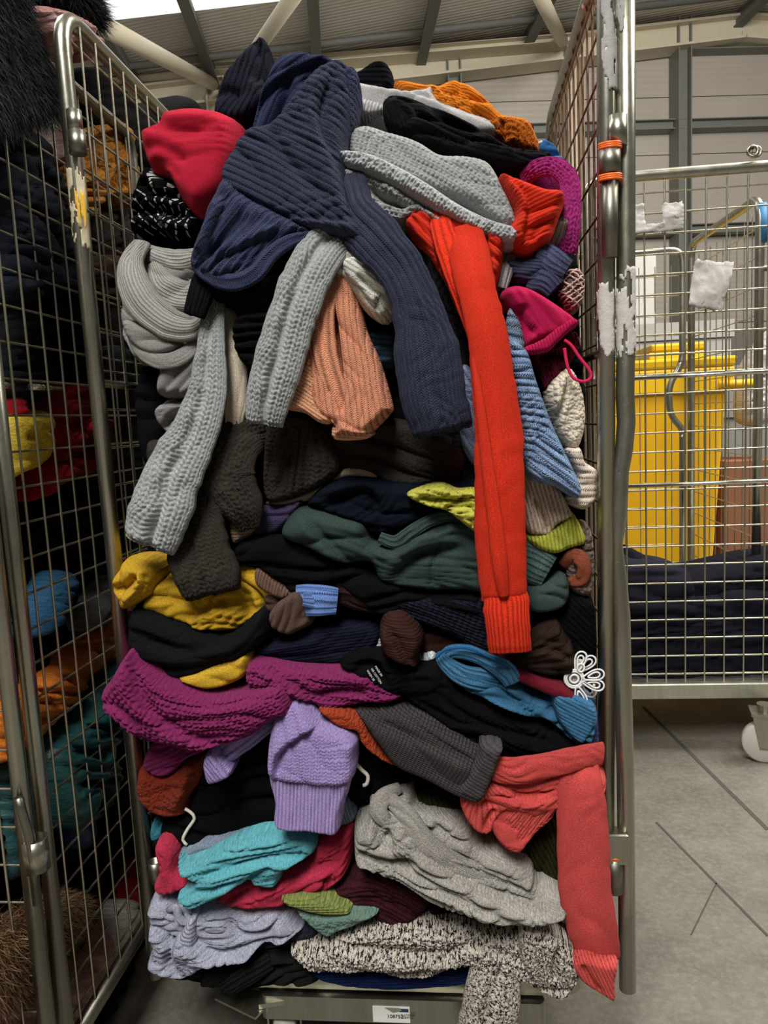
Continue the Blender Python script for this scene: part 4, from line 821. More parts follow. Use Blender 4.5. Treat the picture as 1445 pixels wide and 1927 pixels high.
# --- red-orange sweater
RO = 'e8331a'
ro = garment('sweater', 'scarlet orange sweater with one very long sleeve hanging down the front', [(760, 330), (1060, 1230)], 1.08)
B('body', knit(RO, 'fine'), [(938, 335), (975, 345), (1020, 362), (1050, 365), (1062, 380), (1050, 415), (1038, 450), (1015, 475), (985, 488), (950, 475), (930, 460), (960, 420), (950, 380)], 1.17, .05, 36, (.006, 40), [('s', 12, .014, [(945, 345), (985, 400), (975, 480)]), ('g', 8, .012, [(990, 470), (1010, 440), (1050, 430)])], spine=[(1000, 350), (1010, 480)] and [(940, 440), (1055, 390)], parent=ro, sp=2, st=('rib', 7, 0, .0025))
B('front_panel', knit(RO, 'fine'), [(762, 425), (790, 400), (850, 410), (940, 440), (945, 490), (930, 545), (900, 560), (870, 600), (840, 540), (800, 480)], (1.16, 1.12), .03, 26, (.008, 26), [('g', 6, .02, [(905, 440), (915, 490), (918, 540)]), ('g', 6, .016, [(815, 405), (825, 480), (850, 560)])], spine=[(770, 420), (880, 520)], parent=ro, sp=2, st=('rib', 7, 0, .0025))
S('collar', knit('e8331a', 'finerib', None, 1.3), [(822, 395, 36, 1.14), (838, 450, 46, 1.11), (855, 510, 44, 1.09), (872, 560, 38, 1.08), (890, 620, 30, 1.07), (905, 690, 16, 1.06)], .4, (.002, 20), parent=ro, open_end=False)
S('sleeve', knit(RO, 'fine'), [(868, 430, 74, 1.12), (885, 490, 76, 1.085), (897, 545, 72, 1.06), (913, 610, 74, 1.04), (926, 700, 80, 1.03), (938, 800, 88, 1.025), (940, 880, 94, 1.02), (941, 980, 96, 1.02), (943, 1050, 94, 1.02), (950, 1128, 84, 1.02)], .30, (.003, 40), nr=72, parent=ro, open_end=False, seed=901)
S('seam_fold', knit(RO, 'fine'), [(885, 640, 8, 1.045), (900, 740, 16, 1.015), (915, 860, 22, 1.005), (928, 960, 26, 1.0), (940, 1060, 28, 1.0), (948, 1120, 20, 1.01)], .3, None or (.001, 30), parent=ro, open_end=False)
S('cuff', knit(RO, 'finerib', None, 1.0), [(950, 1120, 82, 1.02), (953, 1140, 86, 1.015), (956, 1180, 82, 1.015), (959, 1226, 80, 1.02)], .28, (.002, 40), nr=72, parent=ro, rib=(26, .001))
# --- right shoulder, lower
S('sleeve', knit('8e8b8a', 'finerib'), [(960, 470, 30, 1.18), (950, 510, 32, 1.15), (942, 545, 24, 1.14)], .5, (.002, 14), label='small grey ribbed cuff right of the scarlet sleeve top', cat='sleeve')
sd = garment('sweater', 'denim-navy ribbed sweater with its cuff pointing right, under the scarlet body', [(945, 470), (1075, 545)], 1.15)
B('body', knit('383d55', 'finerib', None, 1.2), [(945, 495), (985, 490), (1030, 480), (1040, 500), (1060, 520), (1040, 548), (1000, 545), (960, 535)], 1.18, .04, 28, (.006, 26), spine=[(945, 510), (1060, 530)], parent=sd, sp=3.5)
S('cuff', knit('40455f', 'finerib', None, 1.2), [(1015, 475, 50, 1.16), (1040, 492, 50, 1.14), (1068, 508, 40, 1.135)], .5, (.003, 16), parent=sd)
S('cuff', knit('3a3f58', 'finerib', None, 1.2), [(1000, 520, 54, 1.15), (1025, 528, 50, 1.14), (1045, 545, 42, 1.135)], .5, (.003, 16), parent=sd)
ft = garment('scarf', 'dusty pink netted scarf against the right wire side', [(1040, 510), (1098, 590)], 1.15, 'scarf')
B('lining', knit('7d6259', 'fine'), [(1042, 540), (1060, 515), (1085, 510), (1098, 530), (1094, 570), (1080, 592), (1062, 588), (1045, 565)], 1.18, .04, 26, (.005, 20), parent=ft, sp=3.5, keep='net')
Q, fr_, pl_ = FRONTS['net']
m = MB(); cx, cy = 1070, 552
for fam in (0, 1):
    for k in range(-6, 7):
        ln = []
        for t in np.linspace(-50, 50, 34):
            a = (.9 if fam else -.9); x = cx + k * 8 * math.cos(a) - t * math.sin(a) + 1.6 * math.sin(t * .8 + k); y = cy + k * 8 * math.sin(a) + t * math.cos(a)
            if inside(np.array([[x, y]]), pl_)[0]:
                i = ((Q - [x, y]) ** 2).sum(1).argmin(); ln.append(fr_[i] + [0, -.004, 0])
        if len(ln) > 3: m.tube(ln, .0013, 5)
nt = m.build('net', knit('b99a92', 'jersey'), ft); tag(nt, kind='stuff')
cr = garment('sweater', 'crimson pink fine-knit sweater with ribbed hem, right of the scarlet sleeve', [(940, 540), (1085, 665)], 1.12)
B('body', knit('c21550', 'fine'), [(940, 560), (965, 540), (1000, 548), (1045, 575), (1078, 600), (1085, 615), (1050, 640), (1020, 650), (985, 662), (970, 620)], 1.14, .045, 34, (.008, 40), [('g', 10, .014, [(975, 580), (985, 620), (1000, 640)])], spine=[(950, 545), (1030, 640)], parent=cr, sp=3.5)
B('hem', knit('b8154c', 'finerib'), [(1022, 636), (1050, 612), (1078, 598), (1088, 610), (1070, 625), (1046, 648), (1030, 662), (990, 668), (985, 655)], 1.105, .016, 10, None, spine=[(1060, 590), (1070, 640)] and [(1040, 610), (1050, 650)], parent=cr, sp=3)
B('sweater', knit('5e1a2c', 'finerib'), [(985, 662), (1030, 655), (1055, 630), (1080, 625), (1090, 650), (1075, 680), (1060, 700), (1040, 730), (1020, 738), (1005, 700)], 1.16, .035, 20, (.010, 18), [('g', 6, .02, [(1010, 680), (1040, 670), (1070, 680)])], spine=[(1000, 665), (1030, 735)], label='burgundy ribbed cuff bunched under the crimson hem', cat='sweater')
cord('ribbon', knit('c8204e', 'jersey'), [(1062, 640), (1075, 650), (1090, 672), (1108, 695), (1112, 710), (1100, 718), (1080, 712), (1068, 690), (1062, 655)], 1.09, .0022, None, 'thin crimson ribbon loop hanging near the right post', 'ribbon')
wf = garment('sweater', 'cream fluffy sweater bulging right of the pale blue ribbed one', [(1020, 690), (1120, 960)], 1.13)
B('body', knit('d8c9b4', 'terry'), [(1022, 735), (1050, 700), (1075, 695), (1095, 740), (1100, 790), (1090, 835), (1075, 850), (1050, 830), (1035, 790)], 1.15, .04, 34, (.006, 50), [('s', 8, .014, [(1060, 700), (1050, 750), (1036, 790)])], spine=[(1055, 695), (1070, 850)], parent=wf)
cr2 = garment('sweater', 'cream wide-ribbed high-neck sweater curling against the right post', [(1060, 840), (1130, 960)], 1.12)
B('body', knit('dbc6b4', 'rib'), [(1062, 845), (1090, 842), (1100, 870), (1120, 880), (1122, 905), (1118, 940), (1098, 958), (1070, 950), (1055, 930), (1080, 900), (1070, 870)], 1.13, .03, 22, (.004, 26), spine=[(1080, 845), (1100, 900), (1085, 955)] and [(1060, 900), (1125, 905)], parent=cr2, sp=3)
B('sweater', knit('1c1a1a', 'terry'), [(1090, 720), (1112, 735), (1118, 780), (1105, 800), (1095, 770)], 1.17, .02, 14, (.004, 14), label='black fluffy edge by the right wire side', cat='sweater')
bg = garment('sweater', 'beige ribbed sleeve hanging between scarlet sleeve and lime cuff', [(985, 890), (1075, 1005)], 1.1, 'sleeve')
B('body', knit('cfb7a2', 'finerib', None, 1.3), [(985, 895), (1020, 890), (1050, 915), (1068, 950), (1075, 970), (1048, 985), (1035, 1003), (1012, 1007), (988, 990)], 1.12, .03, 20, (.005, 26), [('g', 5, .014, [(1000, 930), (1020, 970), (1030, 1000)])], spine=[(1010, 890), (1040, 1000)], parent=bg, sp=3)
pb = garment('sweater', 'pale blue wide-ribbed sweater hanging right of the scarlet sleeve', [(870, 580), (1090, 935)], 1.08)
PB = '7b93b5'
B('body', knit(PB, 'widerib', None, 1.0), [(958, 640), (990, 660), (1010, 720), (1035, 790), (1060, 845), (1088, 905), (1092, 925), (1082, 938), (1040, 915), (990, 895), (975, 800), (955, 700)], (1.10, 1.07), .04, 34, (.005, 40), spine=[(930, 700), (1040, 710), (1120, 760)], parent=pb, sp=2, st=('rib', 13, 0, .005))
B('collar', knit('6f8296', 'widerib'), [(958, 580), (968, 590), (980, 612), (988, 655), (985, 665), (955, 660), (950, 620)], 1.11, .02, 14, (.003, 20), spine=[(940, 620), (1000, 635)], parent=pb, sp=3, rib=(12, .002))
B('side_panel', knit('7f8bab', 'widerib', None, .8), [(868, 690), (890, 700), (905, 760), (905, 860), (895, 880), (870, 840), (862, 770)], 1.13, .025, 18, (.005, 24), spine=[(860, 720), (910, 790)], parent=pb, sp=3, rib=(10, .002))
B('sweater', knit('26262b', 'rib', None, .8), [(855, 820), (895, 830), (900, 900), (880, 905), (850, 870)], 1.15, .02, 14, (.005, 16), label='charcoal ribbed fold just left of the scarlet sleeve', cat='sweater')
S('sweater', knit('3a231d', 'finerib'), [(800, 860, 60, 1.16), (835, 865, 64, 1.14), (872, 880, 52, 1.13)], .4, (.003, 20), label='red-brown ribbed cuff below the navy sleeve end', cat='sleeve')
# --- brown cable sweater
BR = '3a332f'
br = garment('sweater', 'dark brown shaggy cable-knit sweater draped at mid height on the left', [(280, 770), (900, 1130)], 1.1)
bm = knit('39332e', 'yarn')
B('body', bm, [(500, 800), (560, 770), (640, 770), (800, 800), (880, 850), (900, 920), (800, 935), (690, 900), (645, 905), (560, 945), (505, 940), (495, 870)], 1.17, .04, 34, (.012, 40), spine=[(500, 900), (650, 860), (880, 900)], parent=br, sp=2.5, st=('chunky', 10, 9, .003))
B('front_panel', bm, [(505, 800), (530, 780), (580, 780), (620, 820), (643, 878), (620, 905), (560, 935), (510, 942), (498, 900)], 1.13, .03, 24, (.006, 30), [('g', 7, .012, [(540, 790), (545, 860), (530, 930)])], spine=[(560, 780), (540, 940)], parent=br, sp=2.2, st=('cable', 11, 9, .005))
S('sleeve', bm, [(520, 800, 60, 1.15), (470, 815, 84, 1.11), (440, 850, 96, 1.09), (430, 900, 104, 1.08), (455, 950, 84, 1.08), (470, 995, 40, 1.09)], .4, (.005, 22), parent=br, open_end=False, nr=120, step=2.4, st=('cable', 11, 9, .005))
S('sleeve', bm, [(400, 860, 80, 1.12), (372, 920, 104, 1.085), (366, 980, 110, 1.07), (375, 1040, 122, 1.06), (390, 1085, 126, 1.055), (402, 1118, 112, 1.06)], .36, (.005, 26), nr=140, step=2.2, parent=br, st=('cable', 11, 9, .005), cre=.005)
B('shoulder', bm, [(282, 840), (300, 828), (340, 840), (400, 900), (380, 960), (300, 940)], 1.16, .03, 24, (.006, 30), parent=br)
# --- cream thin edge, tan bit, purple knit
B('shirt', knit('c7b197', 'jersey'), [(500, 945), (560, 930), (620, 905), (650, 878), (690, 880), (715, 895), (690, 905), (650, 900), (600, 935), (540, 952)], 1.145, .02, 12, (.004, 14), spine=[(500, 945), (640, 905), (715, 895)], label='cream shirt edge curving under the dark brown sweater', cat='shirt', sp=3)
B('shirt', knit('b79a80', 'finerib'), [(435, 985), (465, 965), (487, 972), (485, 995), (460, 1015), (442, 1022)], 1.12, .02, 14, (.003, 16), label='tan ribbed cloth bit beneath the brown sleeve', cat='shirt', sp=3)
B('sweater', knit('4d4468', 'cable', None, .6), [(480, 965), (500, 948), (540, 945), (575, 938), (560, 970), (530, 1000), (478, 1004)], 1.14, .03, 16, (.004, 20), label='muted purple knit corner above the black pile, left of the teal sweatshirt', cat='sweater', sp=3.5)
B('sweater', knit('10141f', 'jersey'), [(580, 945), (620, 905), (680, 892), (760, 905), (850, 900), (905, 890), (900, 960), (800, 990), (740, 1000), (700, 1000), (600, 955)], 1.14, .05, 36, (.014, 30), [('g', 9, .02, [(620, 950), (690, 920), (720, 960)])], label='very dark navy thin sweater above the teal sweatshirt', cat='sweater')
ly = garment('sweater', 'lime yellow thin sweater squeezed left of the scarlet sleeve, with its cuff on the right', [(765, 905), (1100, 1040)], 1.11)
lm = knit('bcb84c', 'jersey')
B('body', lm, [(765, 930), (790, 916), (830, 908), (860, 918), (900, 922), (905, 990), (895, 1000), (860, 975), (840, 960), (800, 950)], 1.085, .035, 18, (.012, 14), [('g', 6, .02, [(780, 932), (830, 938), (895, 935)]), ('g', 6, .018, [(830, 960), (860, 945), (895, 955)])], spine=[(765, 930), (905, 960)], parent=ly, sp=3)
B('cuff', knit('b4b845', 'finerib', None, 1.2), [(990, 1005), (1040, 985), (1070, 960), (1090, 985), (1100, 1018), (1070, 1030), (1040, 1040), (1005, 1030)], 1.125, .035, 24, (.003, 30), spine=[(1020, 1000), (1050, 1040)] and [(1050, 970), (1060, 1040)], parent=ly, sp=3)
# --- teal sweatshirt
TL = '33504c'; tm = knit('364441', 'jersey')
ts = garment('sweatshirt', 'dark teal sweatshirt lying across the middle behind the scarlet sleeve', [(535, 945), (1070, 1145)], 1.1, 'sweatshirt')
B('body', tm, [(535, 990), (560, 955), (590, 952), (640, 960), (690, 975), (705, 1010), (740, 1012), (780, 985), (850, 970), (905, 975), (920, 1100), (870, 1105), (800, 1105), (720, 1090), (700, 1055), (650, 1055), (590, 1030), (545, 1012)], 1.13, .05, 34, (.010, 50), [('s', 12, .018, [(575, 955), (615, 1000), (670, 1050), (720, 1062)]), ('s', 10, .016, [(700, 1010), (745, 1030), (790, 1000), (850, 985)]), ('g', 4, .006, [(835, 1005), (815, 1050), (818, 1100)]), ('g', 10, .016, [(740, 1080), (800, 1030), (880, 1020)])], spine=[(535, 980), (700, 1040), (920, 1040)], parent=ts, sp=3.5)
S('neckband', knit('3b4b48', 'finerib'), [(715, 1012, 22, 1.09), (745, 1020, 26, 1.085), (775, 1000, 26, 1.08), (810, 980, 24, 1.085), (850, 972, 20, 1.09), (885, 985, 16, 1.1)], .5, (.002, 14), parent=ts, open_end=False)
S('cuff', knit('4a605c', 'finerib', None, 1.3), [(960, 1050, 70, 1.13), (995, 1058, 76, 1.11), (1032, 1078, 66, 1.10)], .45, (.002, 18), parent=ts)
B('sleeve', knit('384643', 'jersey'), [(985, 1100), (1020, 1090), (1055, 1075), (1068, 1090), (1068, 1120), (1050, 1140), (1010, 1148), (985, 1135)], 1.12, .04, 24, (.005, 24), parent=ts, sp=3.5)
mv = B('sweater', knit('6f5c52', 'terry'), [(1060, 1050), (1078, 1020), (1095, 980), (1112, 1000), (1118, 1060), (1112, 1110), (1090, 1118), (1065, 1100)], 1.14, .035, 22, (.006, 20), label='taupe brown sweater loop against the right wire side', cat='sweater', sp=3.5)
S('sweater', knit('8f4a35', 'jersey'), [(1060, 1062, 24, 1.12), (1082, 1045, 30, 1.10), (1098, 1062, 26, 1.095), (1095, 1088, 26, 1.10), (1075, 1095, 20, 1.11)], .5, (.003, 12), label='rust coloured cloth curled inside the taupe loop', cat='sweater', open_end=False)
# --- black and dark layers, middle
B('sweater', blk2, [(445, 1030), (480, 1005), (560, 1005), (640, 1045), (720, 1070), (800, 1100), (900, 1105), (905, 1150), (800, 1130), (720, 1150), (640, 1100), (560, 1110), (500, 1070), (450, 1060)], 1.13, .05, 36, (.016, 34), label='black soft sweater between brown sleeve and teal sweatshirt', cat='sweater')
wn = knit('1b1c28', 'waffle', None, 2.2)
B('sweater', wn, [(715, 1120), (760, 1105), (830, 1110), (900, 1110), (935, 1150), (930, 1230), (900, 1232), (850, 1190), (780, 1165), (725, 1150)], 1.12, .045, 34, (.006, 44), spine=[(715, 1120), (930, 1200)], label='black-navy waffle-knit sweater left of the scarlet cuff', cat='sweater', sp=3.5)
B('sweater', knit('0d0d10', 'rib', None, .8), [(985, 1140), (1040, 1145), (1068, 1110), (1112, 1120), (1122, 1180), (1118, 1250), (1085, 1255), (1000, 1200)], 1.14, .04, 34, (.008, 30), spine=[(1000, 1130), (1110, 1230)], label='black ribbed sweater right of the dark brown fan of ribbing', cat='sweater')
B('sweater', knit('171928', 'finerib'), [(485, 1200), (540, 1185), (600, 1165), (700, 1160), (725, 1190), (700, 1235), (640, 1245), (540, 1240), (490, 1225)], 1.125, .04, 30, (.006, 40), [('s', 12, .012, [(490, 1200), (560, 1192), (620, 1178)])], spine=[(490, 1220), (720, 1190)], label='midnight navy fine-ribbed sweater under the blue cuff', cat='sweater')
bs = garment('sweater', 'brown-grey fine sweater with a folded ribbed cuff, left of the light blue cuff', [(480, 1065), (580, 1190)], 1.1)
B('sleeve', knit('5b463c', 'fine', None, 1.3), [(510, 1150), (530, 1125), (560, 1105), (580, 1110), (592, 1165), (570, 1180), (545, 1190), (515, 1175)], 1.10, .035, 22, (.006, 20), spine=[(520, 1180), (580, 1110)], parent=bs, sp=3)
B('cuff', knit('6b5246', 'finerib'), [(482, 1070), (495, 1064), (550, 1105), (552, 1118), (530, 1125), (486, 1100)], 1.10, .02, 12, (.002, 20), spine=[(480, 1080), (490, 1120)] and [(500, 1060), (490, 1110)], parent=bs, sp=3)
B('sleeve', knit('4a3830', 'jersey'), [(505, 1105), (560, 1112), (555, 1140), (520, 1160), (505, 1140)], 1.12, .03, 18, (.005, 16), parent=bs, sp=3)
S('sleeve', knit('6f8fd0', 'rib', None, .9), [(562, 1130, 60, 1.08), (600, 1130, 62, 1.07), (634, 1132, 52, 1.075)], .35, (.002, 20), nr=72, label='cornflower blue ribbed cuff among the dark knitwear', cat='sleeve', rib=(22, .0015))
S('sleeve', knit('2a1a18', 'finerib', None, 1.2), [(618, 1125, 40, 1.1), (650, 1118, 46, 1.09), (685, 1132, 40, 1.09), (718, 1150, 16, 1.1)], .4, (.004, 14), label='very dark brown ribbed end right of the blue cuff', cat='sleeve', open_end=False)
# --- mustard
ms = garment('sweater', 'mustard yellow sweater wrapped in a black one at the left', [(228, 1045), (515, 1290)], 1.1)
MU = 'c49a26'; mm = knit(MU, 'jersey')
B('sleeve', mm, [(228, 1080), (240, 1060), (248, 1045), (300, 1050), (312, 1075), (300, 1110), (275, 1130), (258, 1140), (245, 1138), (240, 1120), (228, 1105)], 1.11, .05, 30, (.010, 26), [('g', 8, .018, [(232, 1092), (260, 1095), (290, 1065)]), ('s', 7, .014, [(296, 1060), (290, 1095), (262, 1125)])], spine=[(240, 1050), (250, 1130)], parent=ms, sp=3)
B('body', mm, [(282, 1140), (300, 1095), (330, 1075), (420, 1090), (470, 1075), (500, 1095), (515, 1130), (500, 1160), (450, 1180), (400, 1178), (340, 1160)], 1.135, .05, 34, (.014, 34), [('s', 12, .018, [(370, 1158), (420, 1130), (480, 1125)]), ('g', 9, .014, [(450, 1085), (480, 1110), (490, 1150)])], spine=[(282, 1130), (400, 1120), (510, 1140)], parent=ms, sp=3.5)
S('sleeve', mm, [(440, 1070, 30, 1.12), (470, 1080, 34, 1.10), (500, 1100, 36, 1.095), (515, 1130, 26, 1.10), (512, 1155, 12, 1.11)], .5, (.004, 14), parent=ms, open_end=False)
B('hem', knit('cba22c', 'fine'), [(340, 1268), (380, 1255), (430, 1240), (468, 1226), (470, 1262), (440, 1282), (400, 1291), (370, 1284)], 1.07, .03, 22, (.004, 40), spine=[(340, 1268), (470, 1245)], parent=ms, sp=3.5)
B('sweater', knit('161617', 'fine'), [(256, 1160), (270, 1130), (330, 1155), (400, 1178), (440, 1182), (505, 1135), (520, 1180), (500, 1205), (470, 1228), (420, 1245), (380, 1262), (330, 1265), (285, 1230), (260, 1200)], 1.105, .055, 40, (.010, 44), [('s', 16, .018, [(262, 1165), (320, 1195), (400, 1205), (490, 1170)]), ('g', 10, .014, [(290, 1225), (370, 1235), (460, 1215)])], spine=[(256, 1160), (380, 1215), (520, 1170)], label='black fleecy sweater cupping the mustard one', cat='sweater')
# --- magenta chunky
mg = garment('sweater', 'magenta chunky-knit sweater bulging over the left post', [(205, 1210), (760, 1450)], 1.06)
MG = '80265a'; mgm = knit(MG, 'yarn')
B('sleeve', mgm, [(275, 1430), (295, 1385), (320, 1375), (380, 1380), (400, 1400), (360, 1420), (330, 1448), (300, 1450)], 1.10, .03, 20, (.005, 24), spine=[(400, 1385), (280, 1445)], parent=mg, sp=2.2, st=('rib', 9, 8, .003))
B('body', mgm, [(205, 1295), (225, 1260), (245, 1225), (262, 1210), (285, 1238), (330, 1270), (400, 1295), (470, 1290), (540, 1275), (560, 1330), (520, 1345), (480, 1375), (420, 1390), (350, 1390), (280, 1375), (235, 1335)], (1.05, 1.07), .05, 40, (.009, 46), [('s', 14, .016, [(262, 1215), (290, 1290), (360, 1350), (450, 1380)]), ('s', 10, .012, [(210, 1300), (260, 1310), (300, 1350)])], spine=[(225, 1250), (300, 1320), (420, 1345), (560, 1310)], parent=mg, sp=1.9, st=('chunky', 13, 11, .0070))
B('front_panel', mgm, [(468, 1250), (490, 1232), (560, 1245), (620, 1250), (690, 1252), (730, 1280), (760, 1300), (735, 1312), (680, 1315), (620, 1322), (560, 1300), (510, 1325), (485, 1320)], 1.085, .04, 26, (.008, 30), [('s', 10, .014, [(500, 1240), (560, 1270), (600, 1310)]), ('g', 7, .016, [(600, 1290), (650, 1285), (700, 1290)])], spine=[(470, 1280), (600, 1285), (760, 1300)], parent=mg, sp=1.9, st=('chunky', 12, 10, .0065))
# --- brown roll, white bits, brown fan
rl = B('sweater', knit('3b2420', 'finerib', None, .8), [(716, 1170), (728, 1148), (760, 1148), (790, 1175), (798, 1200), (790, 1225), (788, 1248), (760, 1240), (728, 1225), (716, 1200)], 1.08, .045, 28, (.004, 26), [('s', 10, .014, [(718, 1165), (745, 1185), (775, 1240)]), ('g', 5, .008, [(722, 1160), (750, 1160), (785, 1175)])], spine=[(720, 1190), (795, 1200)], label='chocolate brown knit roll left of the blue sweater', cat='sweater', sp=3)
B('sweater', knit('34201a', 'jersey'), [(790, 1180), (850, 1185), (880, 1215), (840, 1225), (800, 1232)], 1.13, .03, 18, (.004, 20), label='dark brown cloth right of the brown knit roll', cat='sweater')
B('sock', knit('b8bfc8', 'finerib'), [(682, 1210), (700, 1190), (718, 1182), (725, 1215), (700, 1222)], 1.115, .02, 12, (.002, 12), label='whitish ribbed sock end left of the brown roll', cat='sock', sp=3)
B('sock', knit('c3c8cf', 'terry', None, .7), [(775, 1250), (790, 1230), (815, 1222), (822, 1235), (805, 1250), (785, 1254)], 1.105, .018, 10, (.003, 10), label='white terry sock edge right below the brown roll', cat='sock', sp=3)
B('sweater', knit('2e211c', 'rib', None, .8), [(955, 1240), (985, 1200), (1010, 1175), (1045, 1163), (1062, 1190), (1078, 1215), (1078, 1255), (1050, 1265), (1000, 1258)], 1.10, .035, 24, (.004, 30), [('s', 8, .01, [(985, 1215), (1030, 1210), (1075, 1235)])], spine=None, st=('rib', 9, 0, .003), fan=(930, 1245, 60.0), label='dark brown ribbed hem fanning out beneath the scarlet cuff', cat='sweater', sp=3)
B('sweater', knit('6b1224', 'jersey'), [(930, 1240), (970, 1245), (1010, 1262), (1060, 1280), (1082, 1300), (1080, 1318), (1060, 1315), (1000, 1290), (950, 1265)], 1.085, .028, 16, (.003, 24), label='wine red sleeve between the brown ribbing and the blue sweater', cat='sweater', sp=3)
# lace
la = garment('collar', 'white scalloped lace collar at the right post', [(1060, 1243), (1125, 1320)], 1.08, 'collar')
m = MB(); c0 = atY(1078, 1272, 1.08)
for k in range(6):
    a = math.radians(-72 + k * 29); 
    for r0, r1, w in ((.011, .042, .0072), (.019, .036, .0038)):
        pts = []
        for t in np.linspace(0, 2 * PI, 18, endpoint=False):
            rr = (r0 + r1) / 2 + (r1 - r0) / 2 * math.cos(t); ww = w * math.sin(t) * (1 + .5 * math.cos(t))
            pts.append(c0 + np.array([rr * math.cos(a) - ww * math.sin(a), -.012 + .01 * math.sin(k * 1.9), -rr * math.sin(a) - ww * math.cos(a)]))
        m.tube(pts, .0014, 5, closed=True)
for r in (.006, .011, .0135): m.tube([c0 + np.array([r * math.cos(t), -.012, -r * math.sin(t)]) for t in np.linspace(0, 2 * PI, 20, endpoint=False)], .0018, 5, closed=True)
c1 = atY(1092, 1255, 1.07)
for r in (.006,): m.tube([c1 + np.array([r * math.cos(t) * .8, -.004, -r * math.sin(t)]) for t in np.linspace(0, 2 * PI, 20, endpoint=False)], .0016, 5, closed=True)
m.build('lace', knit('e8e6e0', 'jersey'), la)
B('band', knit('d8d4cc', 'jersey'), [(1062, 1268), (1075, 1262), (1092, 1245), (1100, 1250), (1090, 1275), (1075, 1285), (1064, 1280)], 1.085, .012, 8, None, parent=la, sp=3)
# --- blue sweater
bl = garment('sweater', 'bright blue fine sweater with ribbed edges, tangled at the right', [(820, 1220), (1120, 1400)], 1.08)
b1 = knit('38698a', 'jersey'); b2 = knit('3d6f92', 'finerib')
B('body', b1, [(870, 1290), (900, 1275), (960, 1270), (1000, 1300), (1050, 1305), (1110, 1310), (1122, 1340), (1112, 1380), (1100, 1400), (1070, 1385), (1030, 1350), (980, 1335), (920, 1310)], 1.10, .035, 26, (.010, 24), [('s', 9, .014, [(900, 1295), (960, 1310), (1030, 1350)]), ('g', 7, .014, [(1020, 1300), (1050, 1340), (1100, 1390)])], spine=[(870, 1290), (1000, 1325), (1110, 1380)], parent=bl, sp=3)
S('sleeve', b2, [(950, 1290, 34, 1.09), (910, 1280, 44, 1.07), (870, 1270, 40, 1.065), (838, 1248, 30, 1.07), (826, 1230, 16, 1.08)], .45, (.003, 16), parent=bl, open_end=False)
S('collar', b2, [(828, 1250, 14, 1.09), (845, 1228, 26, 1.08), (880, 1228, 30, 1.07), (915, 1242, 30, 1.065), (950, 1262, 40, 1.06), (965, 1285, 34, 1.06)], .5, (.003, 14), parent=bl, open_end=False)
cord('neckline', knit('1c4f7c', 'jersey'), [(820, 1238), (840, 1222), (880, 1220), (925, 1238), (960, 1258)], 1.055, .0022, bl)
B('hem', b2, [(1040, 1300), (1075, 1300), (1115, 1320), (1120, 1350), (1095, 1392), (1070, 1380), (1045, 1345)], 1.075, .022, 18, (.003, 18), spine=[(1030, 1320), (1110, 1360)], parent=bl, sp=3)
B('sweater', knit('5f6090', 'fine'), [(1085, 1400), (1105, 1375), (1122, 1340), (1128, 1395), (1100, 1412)], 1.11, .015, 10, (.002, 12), label='periwinkle knit strip between blue and coral sweaters', cat='sweater', sp=3)
# --- black with label
bt = garment('shirt', 'black jersey top with a printed neck label, in the middle right', [(640, 1215), (1085, 1425)], 1.09, 'top')
B('collar', blk2, [(640, 1240), (680, 1218), (730, 1220), (760, 1240), (830, 1245), (830, 1290), (740, 1300), (700, 1285), (670, 1260)], 1.09, .035, 22, (.008, 22), [('g', 8, .02, [(670, 1240), (710, 1240), (730, 1280)])], parent=bt, sp=3.5)
B('body', blk2, [(755, 1290), (830, 1245), (870, 1290), (940, 1325), (1000, 1345), (1060, 1370), (1088, 1390), (1085, 1415), (1040, 1428), (960, 1425), (900, 1400), (820, 1345)], 1.10, .04, 30, (.012, 30), [('s', 10, .016, [(830, 1300), (920, 1350), (1050, 1385)]), ('g', 8, .012, [(880, 1350), (960, 1400), (1060, 1410)])], spine=[(760, 1290), (920, 1350), (1085, 1410)], parent=bt, sp=3.5)
lp = atY(692, 1262, 1.04)
for k, (s_, dx, dz) in enumerate((('MADE IN', .010, .006), ('100 COTTON', .004, .003), ('WASH 30', -.002, 0))):
    tx = text('label_print', s_, .0044, lp + np.array([dx, 0, dz]), plain('white_print', 'd8d8d8', .6), bt); tx.rotation_euler = (PI / 2, 1.05, 0)
# --- charcoal waffle
ch = garment('sweater', 'charcoal waffle-knit sweater slanting across the lower middle', [(665, 1310), (945, 1495)], 1.07)
cm_ = knit('423d3e', 'waffle', None, 1.3)
B('body', cm_, [(668, 1322), (700, 1312), (740, 1312), (800, 1325), (850, 1355), (905, 1390), (943, 1402), (935, 1440), (905, 1494), (860, 1485), (800, 1455), (745, 1430), (710, 1385)], (1.09, 1.05), .045, 40, (.005, 60), [('s', 14, .010, [(700, 1330), (790, 1370), (900, 1420)])], spine=[(668, 1322), (780, 1375), (925, 1450)], parent=ch, sp=3)
B('cuff', knit('453f41', 'finerib'), [(905, 1392), (945, 1400), (938, 1425), (925, 1460), (905, 1498), (868, 1488), (858, 1478), (885, 1440), (900, 1415)], 1.03, .022, 14, (.002, 30), spine=[(850, 1440), (940, 1450)] and [(880, 1420), (930, 1450)], parent=ch, sp=3)
